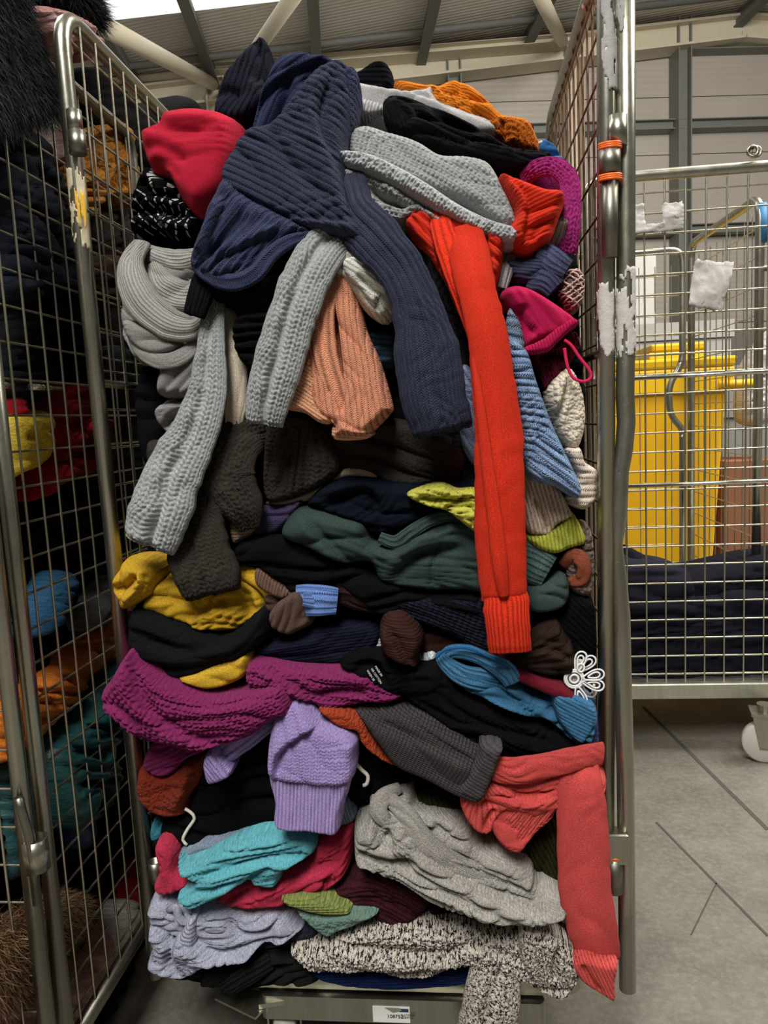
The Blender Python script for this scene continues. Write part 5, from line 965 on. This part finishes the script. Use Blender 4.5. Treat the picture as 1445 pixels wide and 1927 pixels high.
# --- rust
ru = garment('sweater', 'rust red fluffy sweater under the magenta one', [(270, 1325), (760, 1525)], 1.11)
rm = knit('7a2a16', 'terry', None, .8)
B('body', rm, [(268, 1450), (278, 1425), (330, 1430), (375, 1405), (395, 1410), (388, 1455), (365, 1490), (365, 1515), (330, 1523), (290, 1510), (268, 1480)], 1.12, .045, 34, (.005, 40), [('s', 8, .012, [(385, 1415), (370, 1460), (362, 1510)])], parent=ru, sp=3.5)
B('hem', knit('9a3a1c', 'terry', None, .6), [(600, 1325), (640, 1328), (680, 1345), (700, 1380), (725, 1415), (760, 1438), (735, 1432), (700, 1410), (680, 1390), (672, 1370), (640, 1362), (610, 1340)], 1.055, .022, 12, (.003, 14), parent=ru, sp=3)
# --- big black, cords
bb = garment('hoodie', 'black drawstring hoodie behind the lilac sleeve', [(290, 1340), (780, 1580)], 1.13, 'hoodie')
B('body', blk2, [(300, 1540), (360, 1490), (400, 1410), (500, 1350), (620, 1340), (700, 1390), (780, 1440), (760, 1490), (690, 1500), (620, 1530), (500, 1540), (420, 1570), (360, 1590), (310, 1570)], 1.145, .05, 44, (.012, 44), parent=bb)
cm2 = knit('cfc9b8', 'jersey')
cord('drawcord', cm2, [(672, 1415), (668, 1432), (680, 1448), (692, 1460), (690, 1475), (683, 1478)], 1.075, .0030, bb); cord('drawcord', cm2, [(348, 1522), (358, 1528), (366, 1540), (352, 1562), (344, 1580), (352, 1590)], 1.085, .0026, bb)
# --- lilac
li = garment('sweater', 'lilac chunky-ribbed sweater with a wide cuff hanging at lower centre', [(385, 1300), (675, 1560)], 1.05)
LI = '9f8cc0'
S('sleeve', knit(LI, 'rib', None, .72), [(550, 1335, 40, 1.09), (505, 1355, 46, 1.07), (465, 1385, 46, 1.06), (425, 1415, 44, 1.06), (400, 1440, 30, 1.07)], .4, (.003, 16), parent=li, open_end=False, rib=(14, .0015))
B('cuff', knit('9483b5', 'finerib'), [(386, 1425), (400, 1405), (412, 1420), (428, 1440), (438, 1455), (400, 1470), (388, 1450)], 1.04, .02, 12, (.002, 14), spine=[(390, 1410), (430, 1460)], parent=li, sp=3)
B('body', knit(LI, 'yarn'), [(508, 1420), (512, 1375), (525, 1330), (545, 1302), (575, 1305), (610, 1342), (650, 1358), (674, 1380), (672, 1410), (655, 1465), (520, 1455), (511, 1440)], (1.07, 1.035), .04, 34, (.004, 60), [('s', 12, .016, [(610, 1345), (565, 1370), (535, 1400), (528, 1450)])], spine=[(575, 1305), (592, 1390), (588, 1470)], parent=li, sp=1.8, st=('stock', 10.5, 6, .004))
B('rib_cuff', knit('a994cb', 'finerib', None, 1.05), [(511, 1446), (560, 1450), (655, 1458), (645, 1520), (636, 1560), (590, 1556), (524, 1548), (520, 1500)], (1.035, 1.03), .026, 20, (.002, 50), spine=[(585, 1440), (580, 1560)], parent=li, sp=2, st=('rib', 5.6, 0, .0020))
# --- coral
co = garment('sweater', 'coral red sweater knotted at the right post with its sleeve hanging to the bottom', [(865, 1395), (1160, 1870)], 1.05)
CO = 'c24845'; com = knit(CO, 'jersey'); cor = knit('c64d48', 'finerib', None, .9)
B('body', com, [(915, 1425), (960, 1420), (1020, 1430), (1060, 1420), (1130, 1440), (1130, 1480), (1055, 1500), (1040, 1520), (1000, 1560), (975, 1588), (935, 1570), (900, 1500), (890, 1460)], (1.09, 1.06), .04, 28, (.008, 30), [('s', 9, .016, [(905, 1440), (960, 1470), (1040, 1470)]), ('g', 7, .012, [(1045, 1500), (1000, 1520), (970, 1560)])], spine=[(900, 1440), (1000, 1480), (1130, 1460)], parent=co, sp=3)
S('sleeve', com, [(1132, 1418, 46, 1.07), (1080, 1428, 48, 1.045), (1020, 1442, 50, 1.035), (960, 1450, 52, 1.03), (910, 1440, 40, 1.04), (880, 1425, 14, 1.06)], .4, (.003, 20), parent=co, open_end=False, twist=.4)
B('hem', cor, [(865, 1500), (890, 1465), (905, 1455), (960, 1475), (972, 1500), (940, 1525), (925, 1555), (905, 1560), (880, 1540)], 1.05, .025, 14, (.004, 18), [('g', 6, .014, [(900, 1500), (940, 1490), (968, 1498)]), ('g', 5, .012, [(930, 1505), (915, 1530), (910, 1555)])], fan=(900, 1440, 40.0), parent=co, sp=2.8)
B('hem', cor, [(925, 1555), (945, 1520), (985, 1490), (1045, 1495), (1050, 1510), (1010, 1555), (975, 1590), (945, 1572)], 1.055, .025, 14, (.004, 20), [('g', 5, .014, [(950, 1525), (955, 1555), (965, 1585)])], spine=[(1040, 1490), (960, 1590)], parent=co, sp=2.8)
S('sleeve', com, [(1095, 1420, 60, 1.07), (1092, 1470, 84, 1.045), (1095, 1540, 92, 1.035), (1098, 1620, 98, 1.03), (1104, 1700, 98, 1.025), (1118, 1760, 92, 1.025), (1128, 1805, 78, 1.03)], .26, (.004, 50), nr=64, parent=co, open_end=False, seed=77)
B('cuff', cor, [(1072, 1800), (1095, 1785), (1135, 1795), (1160, 1800), (1156, 1840), (1155, 1872), (1130, 1862), (1095, 1840), (1080, 1822)], 1.02, .02, 14, (.002, 24), [('g', 5, .01, [(1090, 1795), (1110, 1830), (1130, 1855)])], spine=[(1100, 1785), (1140, 1870)], parent=co, sp=2.8)
# --- olive, light grey
B('sweater', knit('2c2c17', 'finerib', None, 1.4), [(770, 1480), (860, 1480), (900, 1560), (1040, 1540), (1065, 1560), (1062, 1700), (1030, 1690), (960, 1620), (860, 1580), (780, 1520)], 1.12, .04, 34, (.008, 36), spine=[(780, 1490), (920, 1570), (1050, 1690)] and [(900, 1500), (1000, 1700)], label='dark olive ribbed sweater behind the coral knot', cat='sweater')
lg = garment('sweater', 'pale heather grey sweater crumpled across the lower right, above the marled one', [(668, 1470), (1062, 1700)], 1.06)
lm1 = knit('a8a39b', 'fine', None, 1.2, .35)
B('body', lm1, [(668, 1560), (672, 1530), (695, 1515), (700, 1490), (740, 1492), (752, 1475), (775, 1480), (790, 1500), (850, 1510), (885, 1545), (900, 1570), (960, 1590), (1000, 1620), (1010, 1645), (1058, 1670), (1062, 1692), (1000, 1700), (940, 1695), (860, 1680), (810, 1660), (760, 1625), (715, 1610), (675, 1600)], (1.10, 1.06), .055, 34, (.013, 26),
  [('s', 14, .024, [(700, 1495), (722, 1540), (745, 1545), (735, 1520)]), ('s', 14, .024, [(780, 1520), (800, 1560), (850, 1600), (930, 1640), (1050, 1680)]), ('s', 10, .016, [(700, 1560), (780, 1595), (850, 1630), (960, 1680)]), ('g', 8, .018, [(672, 1565), (720, 1575), (790, 1580)]), ('g', 8, .014, [(760, 1490), (790, 1530), (850, 1530)]), ('g', 7, .012, [(850, 1590), (940, 1620), (1030, 1660)])], spine=[(668, 1540), (760, 1560), (880, 1620), (1060, 1685)], parent=lg, sp=2.8)
S('fold', lm1, [(752, 1482, 22, 1.07), (722, 1500, 34, 1.055), (712, 1525, 34, 1.045), (730, 1545, 28, 1.045), (750, 1535, 18, 1.055)], .5, (.003, 14), parent=lg, open_end=False)
S('fold', lm1, [(730, 1500, 26, 1.06), (765, 1535, 40, 1.04), (795, 1580, 46, 1.03), (840, 1615, 44, 1.03), (900, 1645, 40, 1.035), (980, 1672, 34, 1.04), (1050, 1690, 20, 1.06)], .42, (.003, 16), parent=lg, open_end=False)
# --- lower left: grey-blue, cyan, crimson
gb = garment('sweater', 'grey-blue thin sweater lying between the black hoodie and the cyan top', [(340, 1490), (670, 1610)], 1.1)
B('body', knit('768594', 'jersey'), [(338, 1600), (360, 1580), (420, 1562), (480, 1545), (560, 1530), (640, 1515), (668, 1520), (640, 1550), (560, 1560), (480, 1580), (400, 1610), (355, 1618)], 1.10, .025, 14, (.004, 20), spine=[(340, 1600), (480, 1555), (668, 1520)], parent=gb, sp=3.5)
B('cuff', knit('7e8c9e', 'finerib'), [(640, 1500), (655, 1498), (672, 1530), (660, 1545), (638, 1545)], 1.09, .015, 10, None, spine=[(645, 1500), (660, 1545)], parent=gb, sp=3)
cy = B('top', knit('5ea6b0', 'jersey'), [(340, 1605), (355, 1612), (390, 1600), (440, 1575), (500, 1558), (560, 1556), (592, 1570), (597, 1590), (560, 1605), (540, 1620), (530, 1648), (505, 1650), (470, 1640), (420, 1665), (385, 1685), (355, 1685), (342, 1665), (365, 1650), (375, 1640), (350, 1630)], 1.07, .035, 20, (.010, 18), [('s', 10, .018, [(380, 1635), (440, 1610), (520, 1590), (590, 1588)]), ('s', 8, .014, [(350, 1670), (400, 1650), (460, 1625)]), ('g', 7, .012, [(470, 1640), (500, 1610), (530, 1600)])], spine=[(345, 1640), (460, 1600), (597, 1580)], label='cyan terry top twisted through the lower left of the heap', cat='top', sp=2.8)
pk = garment('sweater', 'crimson red thin sweater under and around the cyan top', [(297, 1540), (670, 1685)], 1.08)
pkm = knit('b8304a', 'jersey')
B('body', pkm, [(415, 1680), (430, 1650), (470, 1635), (540, 1620), (590, 1600), (600, 1570), (640, 1548), (668, 1540), (665, 1590), (655, 1630), (600, 1670), (560, 1682), (480, 1685)], 1.095, .04, 26, (.010, 22), [('s', 10, .016, [(430, 1670), (520, 1640), (650, 1590)]), ('g', 7, .014, [(540, 1680), (590, 1640), (640, 1620)])], spine=[(415, 1670), (540, 1640), (668, 1560)], parent=pk, sp=3)
S('fold', pkm, [(560, 1678, 12, 1.06), (590, 1668, 20, 1.05), (603, 1655, 16, 1.05), (592, 1650, 8, 1.06)], .5, (.001, 12), parent=pk, open_end=False)
B('sleeve', pkm, [(300, 1575), (320, 1572), (335, 1590), (340, 1625), (365, 1650), (340, 1665), (310, 1668), (297, 1650), (308, 1630), (302, 1600)], 1.08, .03, 18, (.006, 18), spine=[(310, 1575), (330, 1660)], parent=pk, sp=3)
B('sweater', knit('2f6f80', 'jersey'), [(286, 1560), (292, 1538), (302, 1550), (312, 1558), (308, 1575), (290, 1575)], 1.11, .02, 10, (.003, 10), label='teal knot by the left post above the crimson sleeve', cat='sweater', sp=3)
# --- lilac grey
lv = garment('sweater', 'lavender grey fine sweater crumpled at the bottom left against the post', [(292, 1660), (580, 1812)], 1.06)
lvm = knit('a3a5b6', 'fine')
B('body', lvm, [(296, 1670), (330, 1662), (360, 1680), (420, 1678), (480, 1690), (520, 1688), (560, 1710), (582, 1722), (550, 1740), (510, 1745), (480, 1770), (420, 1780), (390, 1800), (372, 1812), (330, 1808), (292, 1785), (300, 1755), (295, 1710)], (1.10, 1.06), .05, 30, (.014, 26),
  [('s', 12, .022, [(360, 1705), (390, 1740), (440, 1758), (500, 1740), (570, 1720)]), ('s', 10, .02, [(300, 1705), (325, 1715), (345, 1735), (360, 1715)]), ('g', 8, .016, [(350, 1725), (340, 1770), (360, 1800)]), ('g', 8, .014, [(440, 1690), (470, 1720), (540, 1712)])], spine=[(296, 1720), (420, 1735), (580, 1720)], parent=lv, sp=2.8)
B('cuff', knit('a9abbd', 'finerib', None, 1.1), [(330, 1800), (335, 1770), (352, 1735), (365, 1725), (370, 1750), (368, 1790), (372, 1812), (345, 1812)], 1.035, .016, 12, None, spine=[(320, 1760), (372, 1775)], parent=lv, sp=2.8)
S('neckband', lvm, [(318, 1712, 10, 1.05), (330, 1708, 14, 1.04), (338, 1728, 13, 1.035), (350, 1735, 14, 1.035), (360, 1722, 12, 1.04)], .6, (.001, 12), parent=lv, open_end=False)
# --- lime / sage, maroon, black-red, light blue
sg = garment('scarf', 'sage green fuzzy scarf with a lime edge, lower middle', [(530, 1680), (715, 1750)], 1.07, 'scarf')
B('edge', knit('7a8446', 'waffle', None, 1.6), [(530, 1685), (570, 1680), (620, 1686), (665, 1700), (655, 1712), (610, 1712), (560, 1700)], 1.045, .02, 12, (.002, 20), parent=sg, sp=3)
B('body', knit('647d70', 'terry', None, .7), [(560, 1702), (610, 1705), (665, 1698), (715, 1705), (690, 1722), (640, 1742), (620, 1752), (595, 1738)], 1.05, .025, 16, (.003, 22), parent=sg, sp=3)
B('sweater', knit('3a1a1f', 'finerib', None, 1.3), [(605, 1670), (650, 1640), (700, 1618), (760, 1625), (810, 1665), (800, 1700), (760, 1720), (735, 1722), (690, 1700), (640, 1690)], 1.09, .045, 34, (.010, 34), spine=[(610, 1680), (700, 1650), (800, 1700)], label='dark maroon knit sweater between crimson and pale grey ones', cat='sweater')
B('sweater', knit('160f10', 'chunky', '3a1416', .6), [(800, 1680), (860, 1685), (940, 1695), (1020, 1710), (1075, 1740), (1090, 1785), (1040, 1770), (960, 1740), (880, 1710), (830, 1722)], 1.10, .035, 24, (.006, 30), label='black and dark red flecked knit above the marled sleeve', cat='sweater')
B('sweater', knit('93a4ba', 'finerib'), [(940, 1692), (1000, 1692), (1055, 1692), (1070, 1705), (1072, 1735), (1040, 1720), (990, 1706)], 1.075, .02, 10, (.002, 20), label='light blue ribbed strip peeking below the pale grey sweater', cat='sweater', sp=3)
# --- marled
ma = garment('sweater', 'black and cream marled chunky sweater spilling over the platform edge', [(550, 1700), (1090, 1927)], 1.04)
mk = knit('d0c6ba', 'yarnmarl', '16130f', .9)
B('body', mk, [(550, 1765), (600, 1750), (660, 1720), (720, 1705), (770, 1712), (830, 1705), (880, 1715), (900, 1730), (960, 1722), (1020, 1735), (1060, 1760), (1088, 1800), (1080, 1825), (1050, 1845), (1000, 1830), (960, 1810), (900, 1790), (860, 1795), (800, 1812), (740, 1812), (660, 1800), (600, 1800), (570, 1785)], (1.08, 1.05), .05, 34, (.009, 40),
  [('s', 14, .016, [(620, 1745), (720, 1750), (820, 1760), (900, 1740)]), ('g', 10, .014, [(620, 1790), (700, 1795), (820, 1785), (900, 1775)]), ('s', 10, .012, [(880, 1735), (950, 1760), (1000, 1770)])], spine=[(550, 1775), (700, 1765), (880, 1765), (1085, 1810)], parent=ma, sp=1.9, st=('chunky', 12, 9, .0055))
B('cuff', mk, [(985, 1735), (1020, 1740), (1060, 1762), (1088, 1800), (1080, 1828), (1050, 1842), (1010, 1836), (985, 1815), (975, 1775)], 1.03, .025, 16, (.004, 22), [('g', 6, .012, [(1050, 1760), (1040, 1800), (1045, 1840)])], spine=[(975, 1785), (1085, 1805)], parent=ma, sp=1.9, st=('chunky', 8, 7, .0035))
S('sleeve', mk, [(925, 1765, 60, 1.06), (932, 1800, 84, 1.03), (930, 1850, 102, 1.015), (922, 1900, 112, 1.01), (915, 1960, 112, 1.01), (908, 2010, 100, 1.015)], .4, (.005, 30), nr=150, step=2, parent=ma, st=('chunky', 12, 9, .0055), cre=.010)
# --- bottom layer
B('sweater', knit('2b2d35', 'terry', None, .6), [(470, 1770), (520, 1750), (570, 1725), (600, 1735), (600, 1755), (560, 1765), (510, 1775)], 1.075, .02, 12, (.003, 18), label='charcoal speckled knit strip left of the marled sweater', cat='sweater', sp=3)
bc = garment('sweater', 'black thin sweater with a ribbed cuff hanging over the platform edge', [(380, 1765), (620, 1865)], 1.05)
B('body', knit('191818', 'jersey'), [(385, 1830), (410, 1790), (460, 1775), (530, 1768), (580, 1778), (610, 1810), (605, 1828), (540, 1832), (460, 1838)], 1.08, .035, 22, (.010, 20), [('g', 8, .014, [(410, 1800), (480, 1800), (560, 1790)])], spine=[(385, 1820), (610, 1810)], parent=bc, sp=3)
S('cuff', knit('1c1a19', 'finerib', None, 1.2), [(510, 1808, 36, 1.05), (470, 1832, 40, 1.035), (422, 1862, 32, 1.04)], .45, (.003, 16), parent=bc)
B('sweater', knit('1b1d22', 'terry', None, .6), [(316, 1808), (350, 1806), (385, 1800), (400, 1820), (380, 1832), (330, 1830)], 1.09, .02, 12, (.003, 16), label='black speckled knit at the bottom left corner above the platform', cat='sweater', sp=3)
B('sweater', knit('1c2a55', 'finerib', None, .9), [(585, 1795), (640, 1800), (740, 1812), (820, 1808), (872, 1805), (885, 1830), (820, 1842), (720, 1845), (640, 1835), (600, 1822)], 1.07, .03, 20, (.004, 40), label='royal navy knit sweater lying flat on the platform edge', cat='sweater', sp=3)
B('sweater', knit('4a1626', 'fine'), [(820, 1808), (860, 1798), (905, 1798), (900, 1815), (850, 1818)], 1.065, .012, 8, None, label='thin wine coloured strip above the royal navy knit', cat='sweater', sp=3)
# ---------------------------------------------------------------- coats in the left cage (seen through its side), heap in the right cage
def LB(name, hexc, kind, outline, X, label, cat='coat', T=.04, R=45, fold=(.016, 44), **k): 
    return B(name, knit(hexc, kind), outline, X, T, R, fold, back=k.pop('back', .16), sp=k.pop('sp', 5), mode='X', label=label, cat=cat, **k)
LB('coat', '101113', 'jersey', [(-120, 200), (60, 180), (200, 230), (300, 300), (310, 640), (-120, 640)], -.74, 'black coats deep in the left cage, upper part', back=.3)
LB('coat', '0f0f11', 'jersey', [(-120, 560), (310, 560), (310, 1060), (-120, 1060)], -.74, 'black coats deep in the left cage, middle part', back=.3)
LB('coat', '0f1012', 'jersey', [(-120, 1000), (310, 1000), (320, 1500), (-120, 1500)], -.74, 'black coats deep in the left cage behind the teal puffer', back=.3)
LB('coat', '131213', 'jersey', [(-60, 1440), (290, 1440), (280, 1700), (120, 2000), (-60, 2000)], -.73, 'black coats deep in the bottom of the left cage', back=.3)
LB('coat', '23262e', 'jersey', [(-40, 250), (30, 235), (75, 290), (110, 370), (140, 440), (150, 520), (120, 560), (60, 560), (-40, 600)], -.68, 'dark slate quilted coat below the black fur at the top left', cre=[('g', 8, .02, [(10, 300), (70, 360), (130, 470)]), ('g', 8, .02, [(-10, 380), (50, 430), (110, 520)])])
LB('coat', '2a2f3a', 'jersey', [(-30, 420), (20, 415), (55, 470), (60, 520), (20, 560), (-30, 560)], -.66, 'faded denim-grey coat lobe at the left frame edge')
LB('coat', '17181b', 'jersey', [(-20, 600), (40, 590), (70, 660), (70, 740), (30, 760), (-20, 740)], -.67, 'black padded coat above the yellow jacket')
LB('coat', '1c1d24', 'jersey', [(100, 560), (150, 560), (165, 600), (140, 660), (110, 640)], -.68, 'blackish navy coat fold beside the middle left post')
LB('coat', '282627', 'terry', [(135, 620), (165, 610), (170, 700), (140, 710)], -.68, 'black curly wool coat near the middle post', sp=4)
LB('sweater', '8a1020', 'fine', [(75, 740), (100, 718), (140, 725), (160, 760), (190, 800), (205, 850), (170, 890), (120, 900), (70, 935), (45, 940), (60, 880), (80, 850), (60, 790)], -.665, 'deep red sweater inside the left cage', 'sweater', cre=[('s', 12, .02, [(90, 830), (120, 790), (170, 790)]), ('g', 9, .018, [(80, 880), (130, 850), (180, 860)])])
LB('jacket', 'bfa22e', 'satin', [(-10, 790), (40, 775), (66, 772), (78, 810), (68, 870), (20, 895), (-10, 900)], -.66, 'yellow jacket left of the deep red sweater in the left cage', 'jacket', fold=(.008, 40), cre=[('g', 6, .014, [(5, 820), (35, 830), (40, 850)])])
LB('jacket', '8a1020', 'jersey', [(-10, 740), (15, 745), (20, 790), (-10, 800)], -.67, 'small piece of red cloth above the yellow jacket', 'jacket')
LB('sweater', '5f6672', 'jersey', [(195, 660), (220, 650), (232, 690), (222, 720), (200, 705)], -.66, 'grey-blue cloth fold behind the middle post', 'sweater', fold=(.006, 20), sp=4)
LB('jacket', '28506e', 'jersey', [(50, 1150), (85, 1085), (108, 1072), (122, 1092), (100, 1150), (80, 1190), (50, 1200)], -.67, 'blue fleece jacket glimpsed in the left cage', 'jacket', fold=(.01, 24))
LB('coat', '58595b', 'jersey', [(150, 1165), (190, 1100), (215, 1080), (222, 1120), (190, 1160), (160, 1190)], -.665, 'grey satin-lined coat strip above the orange puffer', fold=(.008, 16))
op = LB('jacket', 'b5631c', 'puffer', [(-60, 1310), (0, 1300), (60, 1262), (110, 1215), (150, 1170), (190, 1145), (228, 1130), (232, 1190), (190, 1235), (150, 1280), (110, 1330), (60, 1370), (0, 1420), (-60, 1440)], -.70, 'orange puffer jacket inside the left cage', 'puffer jacket', T=.05, fold=(.016, 44), cre=[('g', 6, .02, [(70, 1270), (110, 1300), (120, 1330)]), ('g', 6, .02, [(120, 1210), (160, 1250), (165, 1270)]), ('g', 6, .018, [(30, 1290), (60, 1340), (60, 1370)]), ('g', 6, .018, [(180, 1150), (200, 1180), (210, 1215)])])
LB('jacket', '1f4f50', 'puffer', [(70, 1430), (90, 1390), (140, 1350), (180, 1290), (220, 1240), (250, 1290), (240, 1370), (200, 1400), (170, 1470), (150, 1530), (120, 1560), (85, 1510)], -.66, 'teal green puffer jacket under the orange one', 'puffer jacket', T=.05, fold=(.014, 34), cre=[('g', 6, .02, [(90, 1400), (150, 1430)]), ('g', 6, .02, [(130, 1360), (190, 1390)]), ('g', 6, .02, [(100, 1470), (160, 1480)]), ('g', 6, .018, [(190, 1300), (240, 1330)])])
LB('jacket', '24484a', 'puffer', [(-40, 1440), (20, 1430), (35, 1500), (40, 1640), (0, 1660), (-40, 1650)], -.72, 'dull green puffer jacket behind the left gate wires', 'puffer jacket')
LB('jacket', '1a2a44', 'puffer', [(140, 1480), (180, 1440), (205, 1430), (200, 1490), (170, 1540), (150, 1600), (130, 1560)], -.665, 'dark blue puffer jacket below the teal one', 'puffer jacket', fold=(.012, 20))
lk = LB('coat', '1c1917', 'terry', [(200, 1430), (225, 1400), (245, 1460), (250, 1560), (230, 1600), (205, 1540)], -.67, 'black braided-trim coat near the bottom middle post')
LB('coat', '9a6f6b', 'satin', [(-60, 1870), (20, 1850), (90, 1830), (130, 1790), (160, 1740), (200, 1725), (212, 1770), (190, 1840), (150, 1900), (130, 1960), (-60, 2010)], -.70, 'dusty pink coat at the bottom of the left cage', T=.05, fold=(.010, 70), cre=[('g', 8, .02, [(130, 1800), (160, 1850), (140, 1910)]), ('g', 7, .016, [(180, 1740), (180, 1800), (150, 1880)])])
LB('sweater', '8b1522', 'fine', [(245, 1660), (275, 1610), (278, 1650), (250, 1720)], -.66, 'red cloth at the far bottom of the left cage', 'sweater', sp=4)
LB('coat', '8d8782', 'jersey', [(215, 1720), (235, 1690), (245, 1730), (225, 1790), (210, 1800)], -.655, 'pale lining strip beside the dusty pink coat', sp=4)
def front_sampler(outline, X, bulge):
    pl = spline(outline); lo, hi = pl.min(0), pl.max(0)
    def f(n, rnd):
        Q = lo + rnd.rand(n * 4, 2) * (hi - lo); Q = Q[inside(Q, pl)][:n]
        while len(Q) < n:
            q = lo + rnd.rand(n * 4, 2) * (hi - lo); Q = np.concatenate([Q, q[inside(q, pl)]])[:n]
        dist = seg(Q, pl)[0]; e = np.clip(dist / 40, 0, 1); P = atX(Q[:, 0], Q[:, 1], np.full(n, X)); P[:, 0] += bulge * np.sqrt(1 - (1 - e) ** 2)
        c = atX(*(pl.mean(0)), X); dr = (P - c); dr[:, 0] = 0; dr /= np.linalg.norm(dr, axis=1)[:, None] + 1e-6
        d = dr * (1.1 - e)[:, None] + np.array([.55, -.25, -.35]) + rnd.randn(n, 3) * .28; d /= np.linalg.norm(d, axis=1)[:, None]
        return P, d
    return f
def fur_piece(name, hexs, outline, X, label, cat, n, ln, w, seed, droop=.5, T=.05):
    t = thing(name, tuple(atX(*np.array(outline, float).mean(0), X)), label, cat)
    B('backing', knit(hexs[0], 'terry'), outline, X, T, 40, (.008, 40), back=.12, sp=6, mode='X', parent=t)
    for i, hx in enumerate(hexs): fur('fur', plain('fur_' + hx, hx, .7, 0, .25, 40, 0, .3), n // len(hexs), front_sampler(outline, X, T), ln, w, t, seed + i, droop)
fur_piece('coat', ['1f2626', '2a3434', '101314'], [(-120, -120), (-20, -60), (5, -10), (22, 60), (48, 120), (66, 190), (60, 225), (20, 232), (-120, 220)], -.62, 'black-green long-haired fur coat at the top left corner', 'fur coat', 12000, .020, .0006, 11)
fur_piece('coat', ['0d0e0f', '1a1c1d'], [(60, -60), (140, -60), (168, -5), (182, 30), (172, 60), (150, 34), (110, 2), (60, -12)], -.66, 'black fur trim sticking over the top rail of the middle cage', 'fur coat', 4500, .024, .0006, 21, .1, .03)
LB('coat', '7d5450', 'satin', [(25, 20), (60, 10), (120, 25), (160, 60), (168, 100), (150, 118), (120, 100), (95, 130), (60, 100)], -.635, 'dusky pink satin coat folded over the top rail at the upper left', fold=(.014, 26), cre=[('g', 7, .02, [(60, 20), (90, 60), (110, 110)])])
LB('coat', '121213', 'jersey', [(150, 130), (200, 150), (260, 210), (300, 260), (280, 330), (220, 300), (160, 240)], -.68, 'black leather-like coat below the top rail of the left cage', fold=(.01, 34))
LB('coat', '121213', 'jersey', [(288, 210), (310, 185), (340, 180), (365, 195), (385, 225), (375, 260), (330, 300), (295, 260)], -.72, 'black rounded cloth bulge above the red sweater at the back', fold=(.006, 40))
LB('coat', '5a3c38', 'satin', [(100, 140), (115, 170), (112, 260), (100, 320), (85, 300), (90, 200)], -.665, 'narrow brown-pink coat strip with a zip beside the left post', fold=(.006, 20))
tb = thing('coat', tuple(atX(190, 330, -.66)), 'mustard brown teddy-fleece coat behind the upper left post', 'coat')
tbo = [(105, 330), (130, 290), (160, 250), (195, 228), (215, 240), (222, 290), (230, 350), (232, 390), (205, 400), (170, 380), (130, 420), (110, 400)]
B('body', knit('9a6420', 'terry', None, 1.4), tbo, -.665, .05, 34, (.012, 34), back=.14, sp=4, mode='X', parent=tb)
fur('fur', plain('teddy_fur', 'a36c26', .8, 0, .25, 40, 0, .2), 3500, front_sampler(tbo, -.665, .05), .008, .0006, tb, 5, .1)
LB('coat', '41302a', 'terry', [(170, 490), (215, 480), (225, 540), (215, 580), (175, 570)], -.67, 'dark brown curly teddy coat behind the middle post', sp=4)
LB('coat', '2c2826', 'jersey', [(165, 400), (225, 400), (235, 470), (200, 500), (170, 480)], -.68, 'dark brown plain coat below the mustard teddy coat', sp=4)
fur_piece('hood', ['6b5036', '8a6b48', '47321f'], [(-80, 1780), (-20, 1730), (40, 1700), (90, 1680), (125, 1680), (150, 1705), (130, 1750), (80, 1800), (40, 1850), (-20, 1900), (-80, 1900)], -.685, 'tan brown fur hood trim at the bottom of the left cage', 'hood', 9000, .024, .0006, 31, .1, .035)
# --- right cage heap
def RB(outline, Y, label, hexc='1c1c25', T=.05, cre=(), **k): return B('trousers', knit(hexc, 'jersey'), outline, Y, T, 30, (.022, 26), cre=cre, back=k.pop('back', .35), sp=5, label=label, cat='clothes', **k)
RB([(1130, 1180), (1150, 1120), (1250, 1120), (1460, 1110), (1560, 1130), (1560, 1272), (1300, 1282), (1130, 1280)], 2.47, 'black clothes in the front bottom of the right cage', T=.07)
RB([(1130, 1100), (1180, 1060), (1240, 1060), (1300, 1085), (1300, 1200), (1200, 1230), (1130, 1200)], 2.47, 'black garment with a pale sheen at the left of the right cage heap', '2a2a34')
RB([(1240, 1120), (1290, 1085), (1340, 1075), (1400, 1062), (1460, 1050), (1560, 1050), (1560, 1180), (1400, 1200), (1260, 1190)], 2.50, 'black garment sloping up along the top of the right cage heap', '1a1a21')
RB([(1185, 1050), (1198, 1036), (1208, 1046), (1232, 1055), (1230, 1075), (1262, 1085), (1240, 1100), (1180, 1095)], 2.55, 'black crumpled peak at the left of the right cage heap', '22222a', T=.04)
RB([(1200, 1160), (1260, 1150), (1330, 1150), (1400, 1165), (1400, 1220), (1300, 1235), (1200, 1225)], 2.44, 'black folded trousers in the middle of the right cage heap', '21212a', T=.045)
RB([(1350, 1120), (1440, 1110), (1520, 1120), (1520, 1230), (1430, 1240), (1360, 1210)], 2.45, 'black folded trousers at the right of the right cage heap', '1c1c24', T=.045)
# loose wrapped plastic sheets in the background
B('plastic_wrap', knit('a9a8a6', 'satin'), [(1400, 700), (1432, 640), (1470, 620), (1480, 760), (1430, 800), (1395, 790)], 3.9, .06, 20, (.03, 14), back=.2, sp=5, label='crumpled pale plastic wrap behind the empty cage at the right', cat='plastic wrap')
